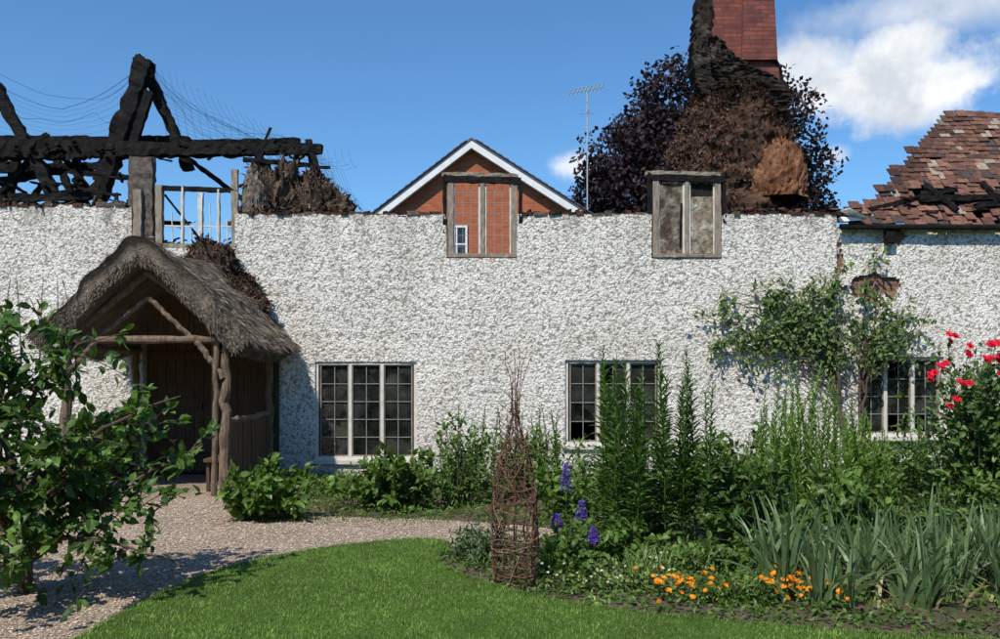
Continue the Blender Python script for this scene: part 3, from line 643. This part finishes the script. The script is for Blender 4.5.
for k in range(11): y=-2.1+k*.19; box(mb,-5.43,-5.39,y,y+.17,.05,.93,1,jit=.006)
for k in range(11): y=-2.1+k*.19; box(mb,-3.44,-3.40,y,y+.17,.05,.93,1,jit=.006)
box(mb,-3.8,-3.5,-1.9,-.2,.42,.46,1); box(mb,-3.78,-3.74,-1.85,-1.8,0,.42,1); box(mb,-3.78,-3.74,-.35,-.3,0,.42,1)
for k in range(14):
    x=-5.35+k*.14; top=2.68-abs(x+.07-rx)*.86
    if top>2.05: box(mb,x,x+.135,-1.2,-1.17,2.0,top,1,jit=.004)
mb.build('rustic_posts',[LOG,DOORW],PR)
mb=MB(); 
for k in range(7): x=-5.3+k*.14; box(mb,x,x+.134,.06,.1,.06,2.04,0,jit=.003)
for z in(.35,1.05,1.75): box(mb,-5.3,-4.33,.035,.058,z,z+.12,0)
box(mb,-5.36,-5.3,.0,.14,0,2.1,1);box(mb,-4.33,-4.26,.0,.14,0,2.1,1);box(mb,-5.42,-4.2,-.02,.14,2.1,2.2,1)
for k in range(9): x=-4.24+k*.105; box(mb,x,x+.1,-.05,-.03,.03,1.95,0,jit=.004)
tube(mb,[[-4.45,.0,1.0],[-4.45,-.03,1.0],[-4.45,-.03,1.12],[-4.45,.0,1.12]],.01,6,2)
mb.build('plank_door',[DOORW,OLDW,CHAR],PR)

# ------------------------------------------------------------------ brick house behind
B=empty('brick_house'); mb=MB(); y0=12.0; xa,xb_=-3.45,2.35; xm=-.82; ze,zr=6.0,8.02
V=[[xa,y0,0],[xb_,y0,0],[xb_,y0,ze],[xm,y0,zr],[xa,y0,ze]]; W=[[a,y0+9,c] for a,b,c in V]
mb.add(V+W,[[0,1,2,3,4]]); mb.add(V+W,[[1,6,7,2],[0,4,9,5]]); mb.add(V+W,[[6,5,9,8,7]]); mb.build('brick_walls',[REDB],B)
mb=MB()
for (ex,sg) in((xa-.32,-1),(xb_+.32,1)):
    ez=zr+.12-(zr-ze)/( (xb_-xm) if sg>0 else (xm-xa))*abs(ex-xm); e=np.array([ex,0,ez]); r=np.array([xm,0,zr+.12])
    def slab(y0_,y1_,t0,t1,mat):
        v=[]
        for yy in(y0_,y1_):
            for p in (e,r): 
                for t in (t0,t1): v.append([p[0],yy,p[2]+t])
        mb.add(v,[[0,1,3,2],[4,6,7,5],[0,4,5,1],[2,3,7,6],[1,5,7,3],[0,2,6,4]],mat)
    slab(y0-.28,y0+9.3,.03,.10,0); slab(y0-.26,y0-.22,-.20,.027,1); slab(y0-.215,y0-.01,-.19,-.17,1)
    d=r-e; ln=np.linalg.norm(d); 
    for k in range(int(ln/.22)):
        a=e+d*(k*.22/ln); b=e+d*min(1,((k+1)*.22+.03)/ln); v=[]
        for yy in(y0-.31,y0+9.32): v+= [[a[0],yy,a[2]+.11],[b[0],yy,b[2]+.105],[a[0],yy,a[2]+.155],[b[0],yy,b[2]+.12]]
        mb.add(v,[[0,1,3,2],[4,6,7,5],[2,3,7,6],[0,2,6,4],[1,5,7,3]],0)
mb.build('slate_roof',[SLATE,WHITE],B)
mb=MB(); 
def bw(x0,x1,z0,z1):
    y=y0
    box(mb,x0,x1,y-.03,y+.02,z0,z1,1); box(mb,x0-.06,x0,y-.06,y+.02,z0-.06,z1+.06,0);box(mb,x1,x1+.06,y-.06,y+.02,z0-.06,z1+.06,0);box(mb,x0,x1,y-.058,y+.02,z1,z1+.06,0);box(mb,x0,x1,y-.058,y+.02,z0-.06,z0,0);box(mb,(x0+x1)/2-.02,(x0+x1)/2+.02,y-.05,y,z0,z1,0); box(mb,x0,x1,y-.048,y,(z0+z1)/2-.02,(z0+z1)/2+.02,0)
bw(-1.5,-1.0,4.75,5.7); bw(1.3,2.0,3.9,4.7); bw(-3.0,-2.2,1,2.2)
mb.build('casements',[WHITE,GLASS],B)
mb=MB(); ax,ay=2.62,13.0
tube(mb,[[ax,ay,5],[ax,ay,10.05]],.022,6); tube(mb,[[ax-.55,ay,9.9],[ax+.5,ay,10.1]],.015,5)
for k in range(9): 
    t=k/8; x=ax-.5+t*.95; z=9.92+t*.17; tube(mb,[[x,ay-.3,z],[x,ay+.3,z]],.009,4); tube(mb,[[x,ay,z-.12],[x,ay,z+.12]],.008,4)
tube(mb,[[ax-.22,ay,9.3],[ax+.22,ay,9.3]],.012,4); tube(mb,[[ax,ay-.3,9.3],[ax,ay+.3,9.3]],.012,4)
box(mb,ax-.3,ax+.03,ay-.03,ay+.03,6.0,6.05); box(mb,ax-.3,ax+.03,ay-.03,ay+.03,5.3,5.35)
mb.build('television_aerial',[METAL])

# ------------------------------------------------------------------ copper beech
def crown_tree(name,x,y,h,blobs,n,ls,ca,cb,trunk=.35,mat=LEAFD):
    mb=MB(); tube(mb,[[x,y,0],[x+.1,y,h*.25],[x,y,h*.5],[x+.1,y,h*.8]],[trunk,trunk*.8,trunk*.5,.08],10,1)
    for b in blobs:
        c=np.array(b[:3]); tube(mb,bez((x,y,h*.3),((x+c[0])/2,(y+c[1])/2,c[2]*.6),c,8),np.linspace(trunk*.45,.04,8),6,1)
    tot=sum(b[3]*b[4] for b in blobs)
    for b in blobs:
        m=int(n*b[3]*b[4]/tot); u=unit(R.normal(size=(m,3))); r=R.random(m)**.33
        k=np.array([1+.38*mn.noise(Vector(q*2.3)+Vector(b[:3]))+.22*mn.noise(Vector(q*6)+Vector(b[:3])) for q in u])
        P=np.array(b[:3])+u*(r*k)[:,None]*np.array([b[3],b[3],b[4]])
        cl=np.array([mn.noise(Vector(p*1.1)) for p in P]); keep=cl>-.28; P=P[keep];cl=cl[keep];u=u[keep];m=len(P)
        quads(mb,P,R.normal(size=(m,3)),R.normal(size=(m,3))+u*1.0+[0,0,.3],R.uniform(.6,1.2,m)*ls,R.uniform(.45,.8,m)*ls,cols(m,ca,cb)*(1+1.0*cl)[:,None],0)
    return mb.build(name,[mat,BARK])
s35=35/866; bx=lambda u:(u-500)*s35; bz=lambda v:1.6+(370-v)*s35
crown_tree('copper_beech_tree',bx(700),22,14,[(bx(672),22,bz(105),1.7,1.9),(bx(645),22,bz(140),1.6,1.6),(bx(626),22,bz(170),1.9,1.9),(bx(606),22.5,bz(197),1.4,1.6),(bx(760),22,bz(125),2.1,2.2),(bx(785),22,bz(165),1.9,1.9),(bx(715),21,bz(170),2.6,2.6),(bx(655),22,bz(185),2.3,2.6),(bx(805),23,bz(205),1.5,1.5),(bx(720),22,bz(240),4.2,2.6)],42000,.24,(.010,.008,.010),(.048,.026,.032))
mb=MB()
def far(cx_,cy_,r,h,n,ls):
    u=unit(R.normal(size=(n,3))); k=np.array([1+.35*mn.noise(Vector(q*2.5)+Vector((cx_,cy_,0)))+.15*mn.noise(Vector(q*7)) for q in u]); P=np.array([cx_,cy_,h*.5])+u*k[:,None]*np.array([r,r,h*.5])*(R.random((n,1))**.25); P[:,2]=np.abs(P[:,2])
    quads(mb,P,R.normal(size=(n,3)),R.normal(size=(n,3))+u,ls,ls*.7,cols(n,(.02,.035,.012),(.05,.085,.025)),0)
for k in range(16): far(-62+k*8+R.normal()*2,58+R.normal()*4,6,8.8+R.uniform(-1,1.2)+(1.6 if k in(4,5) else 0),1300,.8)
for k in range(13): far(-42+k*7,-34+R.normal()*3,5.5,9+R.uniform(-1.5,2),700,1.1)
for sx in(-1,1):
    for k in range(6): far(sx*(34+R.normal()*2),-22+k*9,5.5,8+R.uniform(-1,2),700,1.0)
mb.build('distant_trees',[LEAFD])

# ------------------------------------------------------------------ planting
G1=(.06,.115,.02);G2=(.13,.21,.04); DG1=(.035,.075,.016);DG2=(.085,.15,.032); LG1=(.13,.22,.038);LG2=(.21,.30,.075); BG1=(.05,.09,.05);BG2=(.13,.19,.11)
mb=MB(); base=np.array([-3.35,-6.9,0])
tube(mb,bez(base,base+[.05,0,.5],base+[-.1,0,1.0],8),np.linspace(.05,.035,8),8,1,(.10,.075,.05))
limbs=[((-3.4,-6.9,.35),(-2.7,-6.7,.75),(-2.15,-6.7,1.05)),((-3.4,-6.9,.6),(-3.0,-7,1.2),(-2.3,-6.8,1.4)),((-3.45,-6.9,.9),(-3.3,-7,1.6),(-2.85,-7,1.8)),((-3.45,-6.9,.9),(-3.5,-7,1.6),(-3.3,-7.2,1.9)),
 ((-3.4,-6.9,.3),(-2.9,-7,.9),(-2.35,-7,.55)),((-3.4,-6.9,.2),(-3,-7.3,.7),(-2.1,-7.2,.28)),((-3.4,-6.9,.25),(-3.1,-7.5,.6),(-2.9,-7.7,.3)),((-3.45,-6.9,.9),(-3.7,-7,1.6),(-3.6,-6.9,1.85)),
 ((-3.4,-6.9,.7),(-3.6,-7.5,1.3),(-3.4,-7.7,1.4)),((-3.4,-6.9,.7),(-4,-7,1.4),(-4.2,-7,1.6)),((-3.4,-6.9,.5),(-4,-7.2,1.0),(-4.3,-7.2,.9)),((-3.4,-6.9,.5),(-3.0,-6.5,1.2),(-2.75,-6.3,1.1)),((-3.4,-6.9,.6),(-2.9,-7.3,1.3),(-2.75,-7.5,1.1)),
 ((-3.4,-6.9,.4),(-3.1,-7.2,.9),(-2.7,-7.1,.85)),((-3.4,-6.9,.4),(-3.5,-7.3,.8),(-3.2,-7.5,.75))]
for a,b,c in limbs:
    P=bez(a,b,c,14)+np.r_[np.zeros((1,3)),R.normal(size=(13,3))*.012]; tube(mb,P,np.linspace(.024,.006,14),6,1,(.09,.065,.045))
    for k in range(19):
        t=R.uniform(.3,1); o=P[int(t*13)]; e=o+R.normal(size=3)*np.array([.20,.2,.15])+[0,0,.03]; Q=bez(o,(o+e)/2+[0,0,.05],e,5); tube(mb,Q,np.linspace(.006,.002,5),4,1,(.08,.07,.03))
        n=12; tt=R.integers(1,5,n); PP=Q[tt]+R.normal(size=(n,3))*.02; D=unit(e-o)*.6+R.normal(size=(n,3))*.7; D[:,2]-=.15
        s=R.uniform(.6,1.2,n); leaves(mb,PP,D,R.normal(size=(n,3))*.45+[0,-.25,.9],.10*s,.06*s,cols(n,(.035,.085,.015),(.11,.195,.033))*R.uniform(.7,1.3),0)
for k in range(5):
    a=np.array([-3.5+k*.13,-6.9,1.5]); tube(mb,bez(a,a+[0,0,.4],a+[R.normal()*.08,0,.75],7),np.linspace(.006,.002,7),4,1,(.09,.06,.04))
mb.build('apple_tree',[LEAF,BARK])

shrub('hellebore_shrub',(-2.45,-3.9,0),(-2.42,-3.9,.34),(.5,.4,.36),75,16,.12,.07,G1,LG1)
shrub('hellebore_shrub',(-1.2,-3.2,0),(-1.2,-3.2,.36),(.7,.45,.38),95,16,.12,.065,G1,G2)
shrub('garden_shrub',(-.5,-2.8,0),(-.4,-2.8,.55),(.5,.4,.55),80,14,.08,.04,G1,LG1)
shrub('garden_shrub',(.4,-2.2,0),(.4,-2.2,.5),(.8,.5,.5),100,14,.08,.035,G1,G2)
shrub('garden_shrub',(.9,-3.6,0),(1.0,-3.6,.32),(.8,.5,.34),90,14,.10,.06,G1,LG1)
shrub('garden_shrub',(1.6,-3.0,0),(1.6,-3.0,.45),(.9,.6,.5),110,14,.09,.04,DG1,G2)
shrub('garden_shrub',(2.9,-2.6,0),(2.9,-2.6,.5),(.9,.7,.55),110,14,.10,.055,G1,G2)
shrub('garden_shrub',(4.7,-2.4,0),(4.7,-2.4,.48),(1.0,.7,.5),120,14,.09,.04,G1,LG1)
shrub('garden_shrub',(6.3,-2.4,0),(6.3,-2.4,.55),(1.0,.7,.55),110,14,.09,.04,G1,G2)
shrub('hosta_plant',(2.15,-5.3,0),(2.15,-5.3,.45),(.45,.4,.47),90,14,.12,.07,DG1,DG2)
shrub('hosta_plant',(2.95,-5.5,0),(2.95,-5.5,.36),(.55,.4,.40),90,14,.11,.06,G1,G2)
shrub('garden_shrub',(1.2,-5.0,0),(1.2,-5.0,.3),(.6,.4,.34),80,14,.08,.035,DG1,G2)
shrub('garden_shrub',(3.9,-4.2,0),(3.9,-4.2,.45),(.8,.5,.48),110,14,.08,.035,G1,LG1)
shrub('garden_shrub',(4.8,-5.0,0),(4.8,-5.0,.40),(.8,.5,.44),110,14,.10,.055,G1,G2)
shrub('garden_shrub',(3.8,-5.4,0),(3.8,-5.4,.28),(.7,.4,.32),80,14,.08,.035,DG1,G2)
shrub('catmint_plant',(-.15,-5.75,0),(-.12,-5.75,.13),(.36,.35,.18),90,14,.05,.024,G1,BG2)
shrub('geranium_plant',(.48,-6.35,0),(.5,-6.35,.16),(.32,.3,.2),70,12,.07,.05,G1,LG1)
shrub('geranium_plant',(1.0,-5.8,0),(1.0,-5.8,.15),(.5,.3,.22),80,12,.07,.05,G1,LG1)
shrub('geranium_plant',(1.8,-6.2,0),(1.75,-6.2,.12),(.55,.3,.18),90,12,.07,.045,G1,G2)
shrub('low_shrub',(-4.7,-4.6,0),(-4.9,-4.6,.2),(.9,.4,.28),100,14,.05,.03,LG1,LG2)
shrub('low_shrub',(-6.5,-3.5,0),(-6.7,-3.3,.5),(1.1,.6,.6),120,14,.08,.04,DG1,G2)
shrub('low_shrub',(-1.9,-2.0,0),(-1.9,-2.0,.1),(.9,.6,.2),110,12,.06,.03,G1,LG1)
shrub('garden_shrub',(7.8,-3,0),(7.8,-3,.6),(1,.7,.7),100,14,.08,.035,G1,G2)
bs=[(R.uniform(.85,1.3),R.uniform(-5.7,-5.0)) for _ in range(15)]+[(R.uniform(1.45,1.95),R.uniform(-5.4,-4.8)) for _ in range(11)]
tallstems('lily_clump',bs,[R.uniform(1.2,1.85) for _ in bs],.15,.026,75,(.045,.10,.018),(.12,.21,.042),lean=.045,elev=.35)
bs=[(R.uniform(2.6,4.0),R.uniform(-4.6,-3.7)) for _ in range(60)]
tallstems('michaelmas_daisy_clump',bs,[R.uniform(.85,1.6)*(1.05 if abs(b[0]-3.1)<.4 else .85) for b in bs],.10,.026,70,(.12,.21,.036),(.23,.35,.08),lean=.07,elev=.6)
bs=[(R.uniform(3.9,5.3),R.uniform(-3.9,-3.0)) for _ in range(40)]
tallstems('phlox_clump',bs,[R.uniform(.6,1.05) for _ in bs],.09,.025,70,G1,LG1,lean=.08)
bs=[(R.uniform(-.8,.9),R.uniform(-2.4,-1.2)) for _ in range(40)]
tallstems('phlox_clump',bs,[R.uniform(.5,1.15) for _ in bs],.08,.024,60,G1,LG1,lean=.09)
mb=MB(); PP=[];AA=[];HH=[];BB=[];SS=[]
for k in range(135):
    bx_,by_=R.uniform(1.95,4.5),R.uniform(-7.35,-6.1); th=R.uniform(0,math.pi); dv=np.array([math.cos(th),math.sin(th),0]); fh=R.uniform(.75,1.2); m=R.integers(6,10)
    for i in range(m):
        o=(i-(m-1)/2)/((m-1)/2); sg=1 if o>=0 else -1; PP.append([bx_+dv[0]*o*.05,by_+dv[1]*o*.05,0]); a2=unit(dv*sg+R.normal(size=3)*[.35,.35,0]); AA.append(a2); BB.append(.08+abs(o)*R.uniform(.25,1.3)+(.5 if R.random()<.15 else 0)); HH.append(fh*R.uniform(.5,.7)*(1.08-.25*abs(o))); SS.append(unit(dv*.75+np.array([-dv[1],dv[0],0])*R.normal()*.6))
n=len(PP); blades(mb,np.array(PP),np.array(AA),np.array(HH),R.uniform(.026,.044,n),np.array(BB),cols(n,(.075,.135,.05),(.20,.28,.13),.65,1.2),8,0,side=np.array(SS))
n=160; x=R.uniform(2.0,4.4,n); y=R.uniform(-7.35,-6.2,n); an=R.uniform(0,6.28,n)
blades(mb,np.c_[x,y,0*x],np.c_[np.cos(an),np.sin(an),0*an],R.uniform(.2,.45,n),.024,R.uniform(.9,1.6,n),cols(n,(.22,.18,.09),(.36,.30,.16)),6,0)
mb.build('iris_bed',[LEAF])
mb=MB(); n=110; x=R.uniform(.95,1.3,n); y=R.uniform(-6.6,-6.35,n); an=R.uniform(0,6.28,n)
blades(mb,np.c_[x,y,0*x],np.c_[np.cos(an),np.sin(an),0*an],R.uniform(.15,.36,n),.018,R.uniform(.1,.9,n),cols(n,(.14,.21,.06),(.22,.30,.11)),5,0); mb.build('daylily_clump',[LEAF])
def flower(mb,c,nrm,r,ca,cb,n=9,w=.7):
    nrm=unit(np.array(nrm,float)); _,s_,u_=frame_of(nrm); a=np.arange(n)*2*math.pi/n+R.random(); D=np.cos(a)[:,None]*s_+np.sin(a)[:,None]*u_+nrm*R.uniform(.15,.7,(n,1))
    leaves(mb,np.tile(c,(n,1)),D,np.tile(nrm,(n,1)),r,r*w,cols(n,ca,cb),2)
def marig(mb):
    for k in range(95):
        x=R.choice([1.2,1.35,1.9,2.05])+R.normal()*.12; y=-7.05+R.normal()*.13; flower(mb,np.array([x,y,R.uniform(.09,.2)]),(R.normal()*.4,-.6,1),R.uniform(.016,.028),(.75,.2,.015),(.85,.42,.03),10,.6)
shrub('marigold_plant',(1.65,-7.05,0),(1.65,-7.02,.08),(.75,.22,.11),160,13,.045,.02,G1,LG1,extra=marig)
def daisies(mb):
    for k in range(40): flower(mb,np.array([R.uniform(.3,1.4),R.uniform(-6.9,-6.2),R.uniform(.08,.2)]),(R.normal()*.3,-.5,1),.014,(.6,.6,.5),(.75,.7,.55),8,.5)
shrub('ground_cover',(.9,-6.6,0),(.95,-6.6,.05),(.8,.5,.13),170,11,.045,.026,G1,LG2,extra=daisies)
shrub('ground_cover',(2.6,-6.0,0),(2.4,-6.1,.08),(.9,.4,.18),130,11,.05,.025,G1,G2)
def delph(name,x,y,h,l):
    mb=MB(); e=np.array([x+R.normal()*.03,y,h]); tube(mb,bez((x,y,0),(x,y,h*.5),e,8),np.linspace(.006,.003,8),5,1,G2)
    n=190; t=R.random(n); a=R.uniform(0,6.28,n); rr=.042*(1.1-t**1.5)
    P=np.c_[e[0]+np.cos(a)*rr*.7,e[1]+np.sin(a)*rr*.7,h-l+t*l]; D=np.c_[np.cos(a),np.sin(a),R.normal(size=n)*.3]
    leaves(mb,P,D,R.normal(size=(n,3))*.5+D*.6+[0,0,.5],.022,.022,cols(n,(.11,.055,.42),(.24,.15,.62)),2)
    n=40; a=R.uniform(0,6.28,n); P=np.c_[np.full(n,x),np.full(n,y),R.uniform(.05,h-l,n)]; leaves(mb,P,np.c_[np.cos(a),np.sin(a),.4+0*a],np.tile([0,0,1.],(n,1)),.09,.035,cols(n,G1,G2),0)
    mb.build(name,[LEAF,STEM,PETAL])
for x,y,h,l in((.55,-5.8,.83,.24),(.66,-6.1,.56,.14),(.74,-6.2,.36,.12),(.46,-6.1,.46,.11)): delph('delphinium',x,y,h,l)
def rose(mb,c,r=.05):
    for k,(rr,nn,el) in enumerate(((1,6,.3),(.8,6,.8),(.55,5,1.4))):
        nrm=unit(np.array([R.normal()*.3,-.8,.7])); _,s_,u_=frame_of(nrm); a=np.arange(nn)*2*math.pi/nn+k; D=np.cos(a)[:,None]*s_+np.sin(a)[:,None]*u_+nrm*el
        leaves(mb,np.tile(c,(nn,1)),D,np.tile(nrm,(nn,1)),r*rr,r*1.1*rr,cols(nn,(.60,.012,.03),(.78,.04,.09),.8,1.1),2)
def roses(mb):
    for x,z in((4.05,1.62),(4.13,1.9),(4.45,1.72),(4.52,1.82),(4.62,1.60),(4.55,1.84),(3.98,1.56),(4.62,1.55),(4.9,1.8),(4.25,1.5),(4.6,1.68),(4.66,1.6),(4.3,1.78),(4.2,1.3),(4.75,1.4)):
        p=np.array([x,-5.05,z]); tube(mb,bez((4.5+R.normal()*.1,-4.7,.9),(x,-4.9,z-.35),p,8),np.linspace(.006,.003,8),4,1,(.10,.12,.04))
        for q in range(8): leaves(mb,(p-[0,-.04,.08+.05*q])[None]+R.normal(size=(1,3))*.03,R.normal(size=(1,3)),np.array([[0,-.4,.8]]),.07,.042,cols(1,(.06,.12,.025),(.13,.21,.05)),0)
        for k in range(3): rose(mb,p+R.normal(size=3)*.03,.042)
shrub('rose_bush',(4.6,-4.7,0),(4.6,-4.7,1.12),(.75,.45,.74),230,14,.075,.048,(.05,.105,.022),(.12,.20,.05),spread=.25,extra=roses,stem=(.08,.09,.04))
mb=MB(); base=np.array([5.15,-.15,0])
tube(mb,bez(base,(5.0,-.2,1.2),(5.0,-.08,2.3),12)+R.normal(size=(12,3))*.02,np.linspace(.035,.02,12),6,1,(.13,.10,.07)); tube(mb,bez((5.3,-.15,0),(5.4,-.15,1.2),(5.6,-.1,2.2),12)+R.normal(size=(12,3))*.02,np.linspace(.025,.015,12),6,1,(.13,.10,.07))
cl=[(3.2,2.0),(3.45,2.55),(3.3,2.2),(3.7,2.75),(3.6,1.9),(3.9,2.2),(4.1,2.5),(4.3,2.1),(4.5,2.35),(4.6,2.75),(4.9,2.6),(5.0,2.95),(4.75,2.2),(5.3,2.3),(5.6,2.2),(5.8,2.5),(6.0,2.1),(6.2,2.35),(5.5,3.15),(5.9,1.9),(3.1,2.4),(4.9,1.9),(3.35,2.75),(4.2,2.8)]
for (x,z) in cl:
    st=np.array([5.0 if x<5.1 else 5.4,-.1,R.uniform(1.2,2.0)]); P=bez(st,((st[0]+x)/2,-.12,z+.1*R.normal()),(x,-.1,z),12)+R.normal(size=(12,3))*np.array([.03,.015,.03]); tube(mb,P,np.linspace(.013,.005,12),5,1,(.16,.12,.08))
    for k in range(12):
        o=P[R.integers(5,12)]; e=o+np.array([R.normal()*.26,-abs(R.normal())*.08,R.normal()*.24-.04]); n=8; t=R.random((n,1)); PP=o*(1-t)+e*t+R.normal(size=(n,3))*.03; PP[:,1]=np.minimum(PP[:,1],-.04); tube(mb,bez(o,(o+e)/2,e,4),.003,3,1,(.12,.10,.05))
        leaves(mb,PP,R.normal(size=(n,3))*[1,.4,1]+[0,-.3,-.4],R.normal(size=(n,3))*.4+[0,-.8,.6],.09,.045,cols(n,(.07,.12,.035),(.18,.26,.08)),0)
for k in range(34):
    x=R.uniform(3.2,6.2); tube(mb,bez((5.1+R.normal()*.2,-.06,R.uniform(.8,1.8)),(x,-.07,R.uniform(1.4,2.4)),(x+R.normal()*.3,-.05,R.uniform(1.3,2.9)),9)+R.normal(size=(9,3))*.02*np.array([1,.3,1]),.005,4,1,(.17,.13,.09))
mb.build('climbing_wisteria',[LEAF,BARK])
# willow obelisk
mb=MB(); ox,oy=.11,-6.65
def orad(z): return float(np.interp(z,[0,.3,.7,.95,1.12,1.28,1.6,1.8],[.145,.16,.15,.115,.05,.02,.014,.04]))
for k in range(12):
    a=k*2*math.pi/12; zs_=np.linspace(0,1.35+R.uniform(0,.42),18); r=np.array([orad(z) for z in zs_]); r=np.where(zs_>1.35,r+(zs_-1.35)*R.uniform(.0,.35),r)
    P=np.c_[ox+np.cos(a)*r,oy+np.sin(a)*r,zs_]+R.normal(size=(18,3))*.007; tube(mb,P,np.linspace(.008,.0025,18),5,0,cols(1,(.08,.04,.03),(.17,.09,.06))[0])
zb=.03
while zb<1.28:
    dense=.22<zb<.34 or .52<zb<.66 or zb<.1 or .9<zb<1.0 or 1.2<zb
    n=34; a=np.linspace(0,2*math.pi*1.1,n)+R.uniform(0,6); z=zb+R.normal()*.02+np.linspace(0,R.uniform(-.09,.09),n)+.015*np.sin(a*3+R.uniform(0,6)); z=np.clip(z,.01,1.6)
    r=np.array([orad(t) for t in z])*1.03+.008*np.where(np.arange(n)%2,1,-1)+R.uniform(-.004,.014); tube(mb,np.c_[ox+np.cos(a)*r,oy+np.sin(a)*r,z],.0038,4,0,cols(1,(.10,.04,.028),(.24,.13,.085))[0])
    zb+=.022 if dense else .075
for k in range(12):
    n=30; a0=R.uniform(0,6.28); z=np.linspace(R.uniform(0,.4),R.uniform(.8,1.25),n); a=a0+np.linspace(0,R.choice([-1,1])*R.uniform(2,5),n); r=np.array([orad(t) for t in z])*1.05+R.normal(size=n)*.004; tube(mb,np.c_[ox+np.cos(a)*r,oy+np.sin(a)*r,z],.0042,4,0,cols(1,(.10,.045,.03),(.24,.14,.09))[0])
for k in range(90):
    z=R.uniform(.1,1.4); a=R.uniform(0,6.28); r=orad(z); p=np.array([ox+math.cos(a)*r,oy+math.sin(a)*r,z]); e=p+np.array([math.cos(a),math.sin(a),.9])*R.uniform(.03,.11); tube(mb,bez(p,(p+e)/2+[0,0,.02],e,4),.0026,3,0,(.14,.075,.05))
mb.build('willow_obelisk',[WICK])
mb=MB(); n=50000; x=R.uniform(-6,6.5,n); y=R.uniform(-8.0,-.1,n); k=~inpoly(x,y,pathp)&~inpoly(x,y,lawnp); k&=np.array([mn.noise(Vector((a*1.3,b*1.3,8))) for a,b in zip(x,y)])>-.35; x=x[k];y=y[k];n=len(x)
D=R.normal(size=(n,3)); D[:,2]=np.abs(D[:,2])*.8; leaves(mb,np.c_[x,y,R.uniform(.01,.10,n)],D,R.normal(size=(n,3))*.4+[0,0,1],.05*R.uniform(.6,1.4,n),.026,cols(n,G1,LG1),0)
n=3500; x=R.uniform(-2.6,.6,n); y=R.uniform(-4.3,-3.4,n); k=inpoly(x,y,pathp)&(R.random(n)<(y+4.35)); x=x[k];y=y[k];n=len(x);an=R.uniform(0,6.28,n)
blades(mb,np.c_[x,y,np.full(n,.03)],np.c_[np.cos(an),np.sin(an),0*an],R.uniform(.03,.09,n),.007,R.uniform(.3,1.2,n),cols(n,G1,LG1),3,0)
mb.build('seedling_cover',[LEAF])

# ------------------------------------------------------------------ light, sky, camera
el,az=math.radians(53),math.radians(180+28)
sd=Vector((math.sin(az)*math.cos(el),math.cos(az)*math.cos(el),math.sin(el)))
ld=bpy.data.lights.new('sun','SUN'); ld.energy=5.0; ld.angle=math.radians(.5); ld.color=(1,.95,.87)
lo=bpy.data.objects.new('sun',ld); scene.collection.objects.link(lo); lo.rotation_euler=sd.to_track_quat('Z','Y').to_euler()
w=bpy.data.worlds.new('World'); scene.world=w; w.use_nodes=True; nt=w.node_tree; bg=nt.nodes['Background']
sk=N(nt,'ShaderNodeTexSky',sky_type='NISHITA'); sk.sun_disc=False; sk.sun_elevation=el; sk.sun_rotation=az; sk.altitude=200; sk.air_density=1.0; sk.dust_density=.4; sk.ozone_density=2.5
tc=N(nt,'ShaderNodeTexCoord').outputs['Generated']; s=N(nt,'ShaderNodeSeparateXYZ'); L(nt,tc,s.inputs[0])
azn=math_(nt,'MULTIPLY',math_(nt,'ARCTAN2',s.outputs[0],s.outputs[1]),57.2958); eln=math_(nt,'MULTIPLY',math_(nt,'ARCSINE',s.outputs[2]),57.2958)
nA=nz(nt,tc,9,7,.62); nB=nz(nt,tc,28,5,.6)
def cloud(a0,e0,ra,re,soft,gain):
    dx=math_(nt,'DIVIDE',math_(nt,'SUBTRACT',azn,a0),ra); dy=math_(nt,'DIVIDE',math_(nt,'SUBTRACT',eln,e0),re)
    d=math_(nt,'ADD',math_(nt,'MULTIPLY',dx,dx),math_(nt,'MULTIPLY',dy,dy)); d=math_(nt,'SQRT',d)
    d=math_(nt,'ADD',d,math_(nt,'MULTIPLY',math_(nt,'SUBTRACT',nA,.5),3.0)); d=math_(nt,'ADD',d,math_(nt,'MULTIPLY',math_(nt,'SUBTRACT',nB,.5),1.2))
    m=N(nt,'ShaderNodeMapRange',interpolation_type='SMOOTHSTEP'); m.inputs[1].default_value=1.0+soft; m.inputs[2].default_value=1.0-soft; m.inputs[3].default_value=0; m.inputs[4].default_value=gain; L(nt,d,m.inputs[0]); return m.outputs[0]
cl=None
def azel(u,v):
    X,Z=(u-500)/866,(370-v)/866; return math.degrees(math.atan(X)),math.degrees(math.atan(Z/math.hypot(1,X)))
for u,v,ru,rv,sf,g in((880,82,92,35,.45,1),(935,88,62,30,.45,1),(808,70,64,26,.6,.9),(900,50,46,24,.5,1),(945,6,100,19,1.0,.7),(572,167,28,15,.6,.8),(832,156,14,9,.7,.6),(1010,140,44,22,.8,.45)):
    a,e=azel(u,v); c=cloud(a,e,ru*.055,rv*.057,sf,g); cl=c if cl is None else math_(nt,'MAXIMUM',cl,c)
cc=ramp(nt,nA,[(.38,(5.0,5.4,6.0)),(.55,(7.6,7.7,7.8))])
tint=mixc(nt,1.0,sk.outputs[0],(.60,.93,1.16),'MULTIPLY')
col=mixc(nt,cl,tint,cc); L(nt,col,bg.inputs[0]); bg.inputs[1].default_value=.135
cd=bpy.data.cameras.new('camera'); co=bpy.data.objects.new('camera',cd); scene.collection.objects.link(co); scene.camera=co
co.location=(0,-13,1.6); co.rotation_euler=(math.radians(90),0,0); cd.sensor_width=36; cd.lens=31.2; cd.shift_y=.0505; cd.clip_end=2000; cd.clip_start=.05
print('objects',len(bpy.data.objects),'verts',sum(len(m.vertices) for m in bpy.data.meshes))
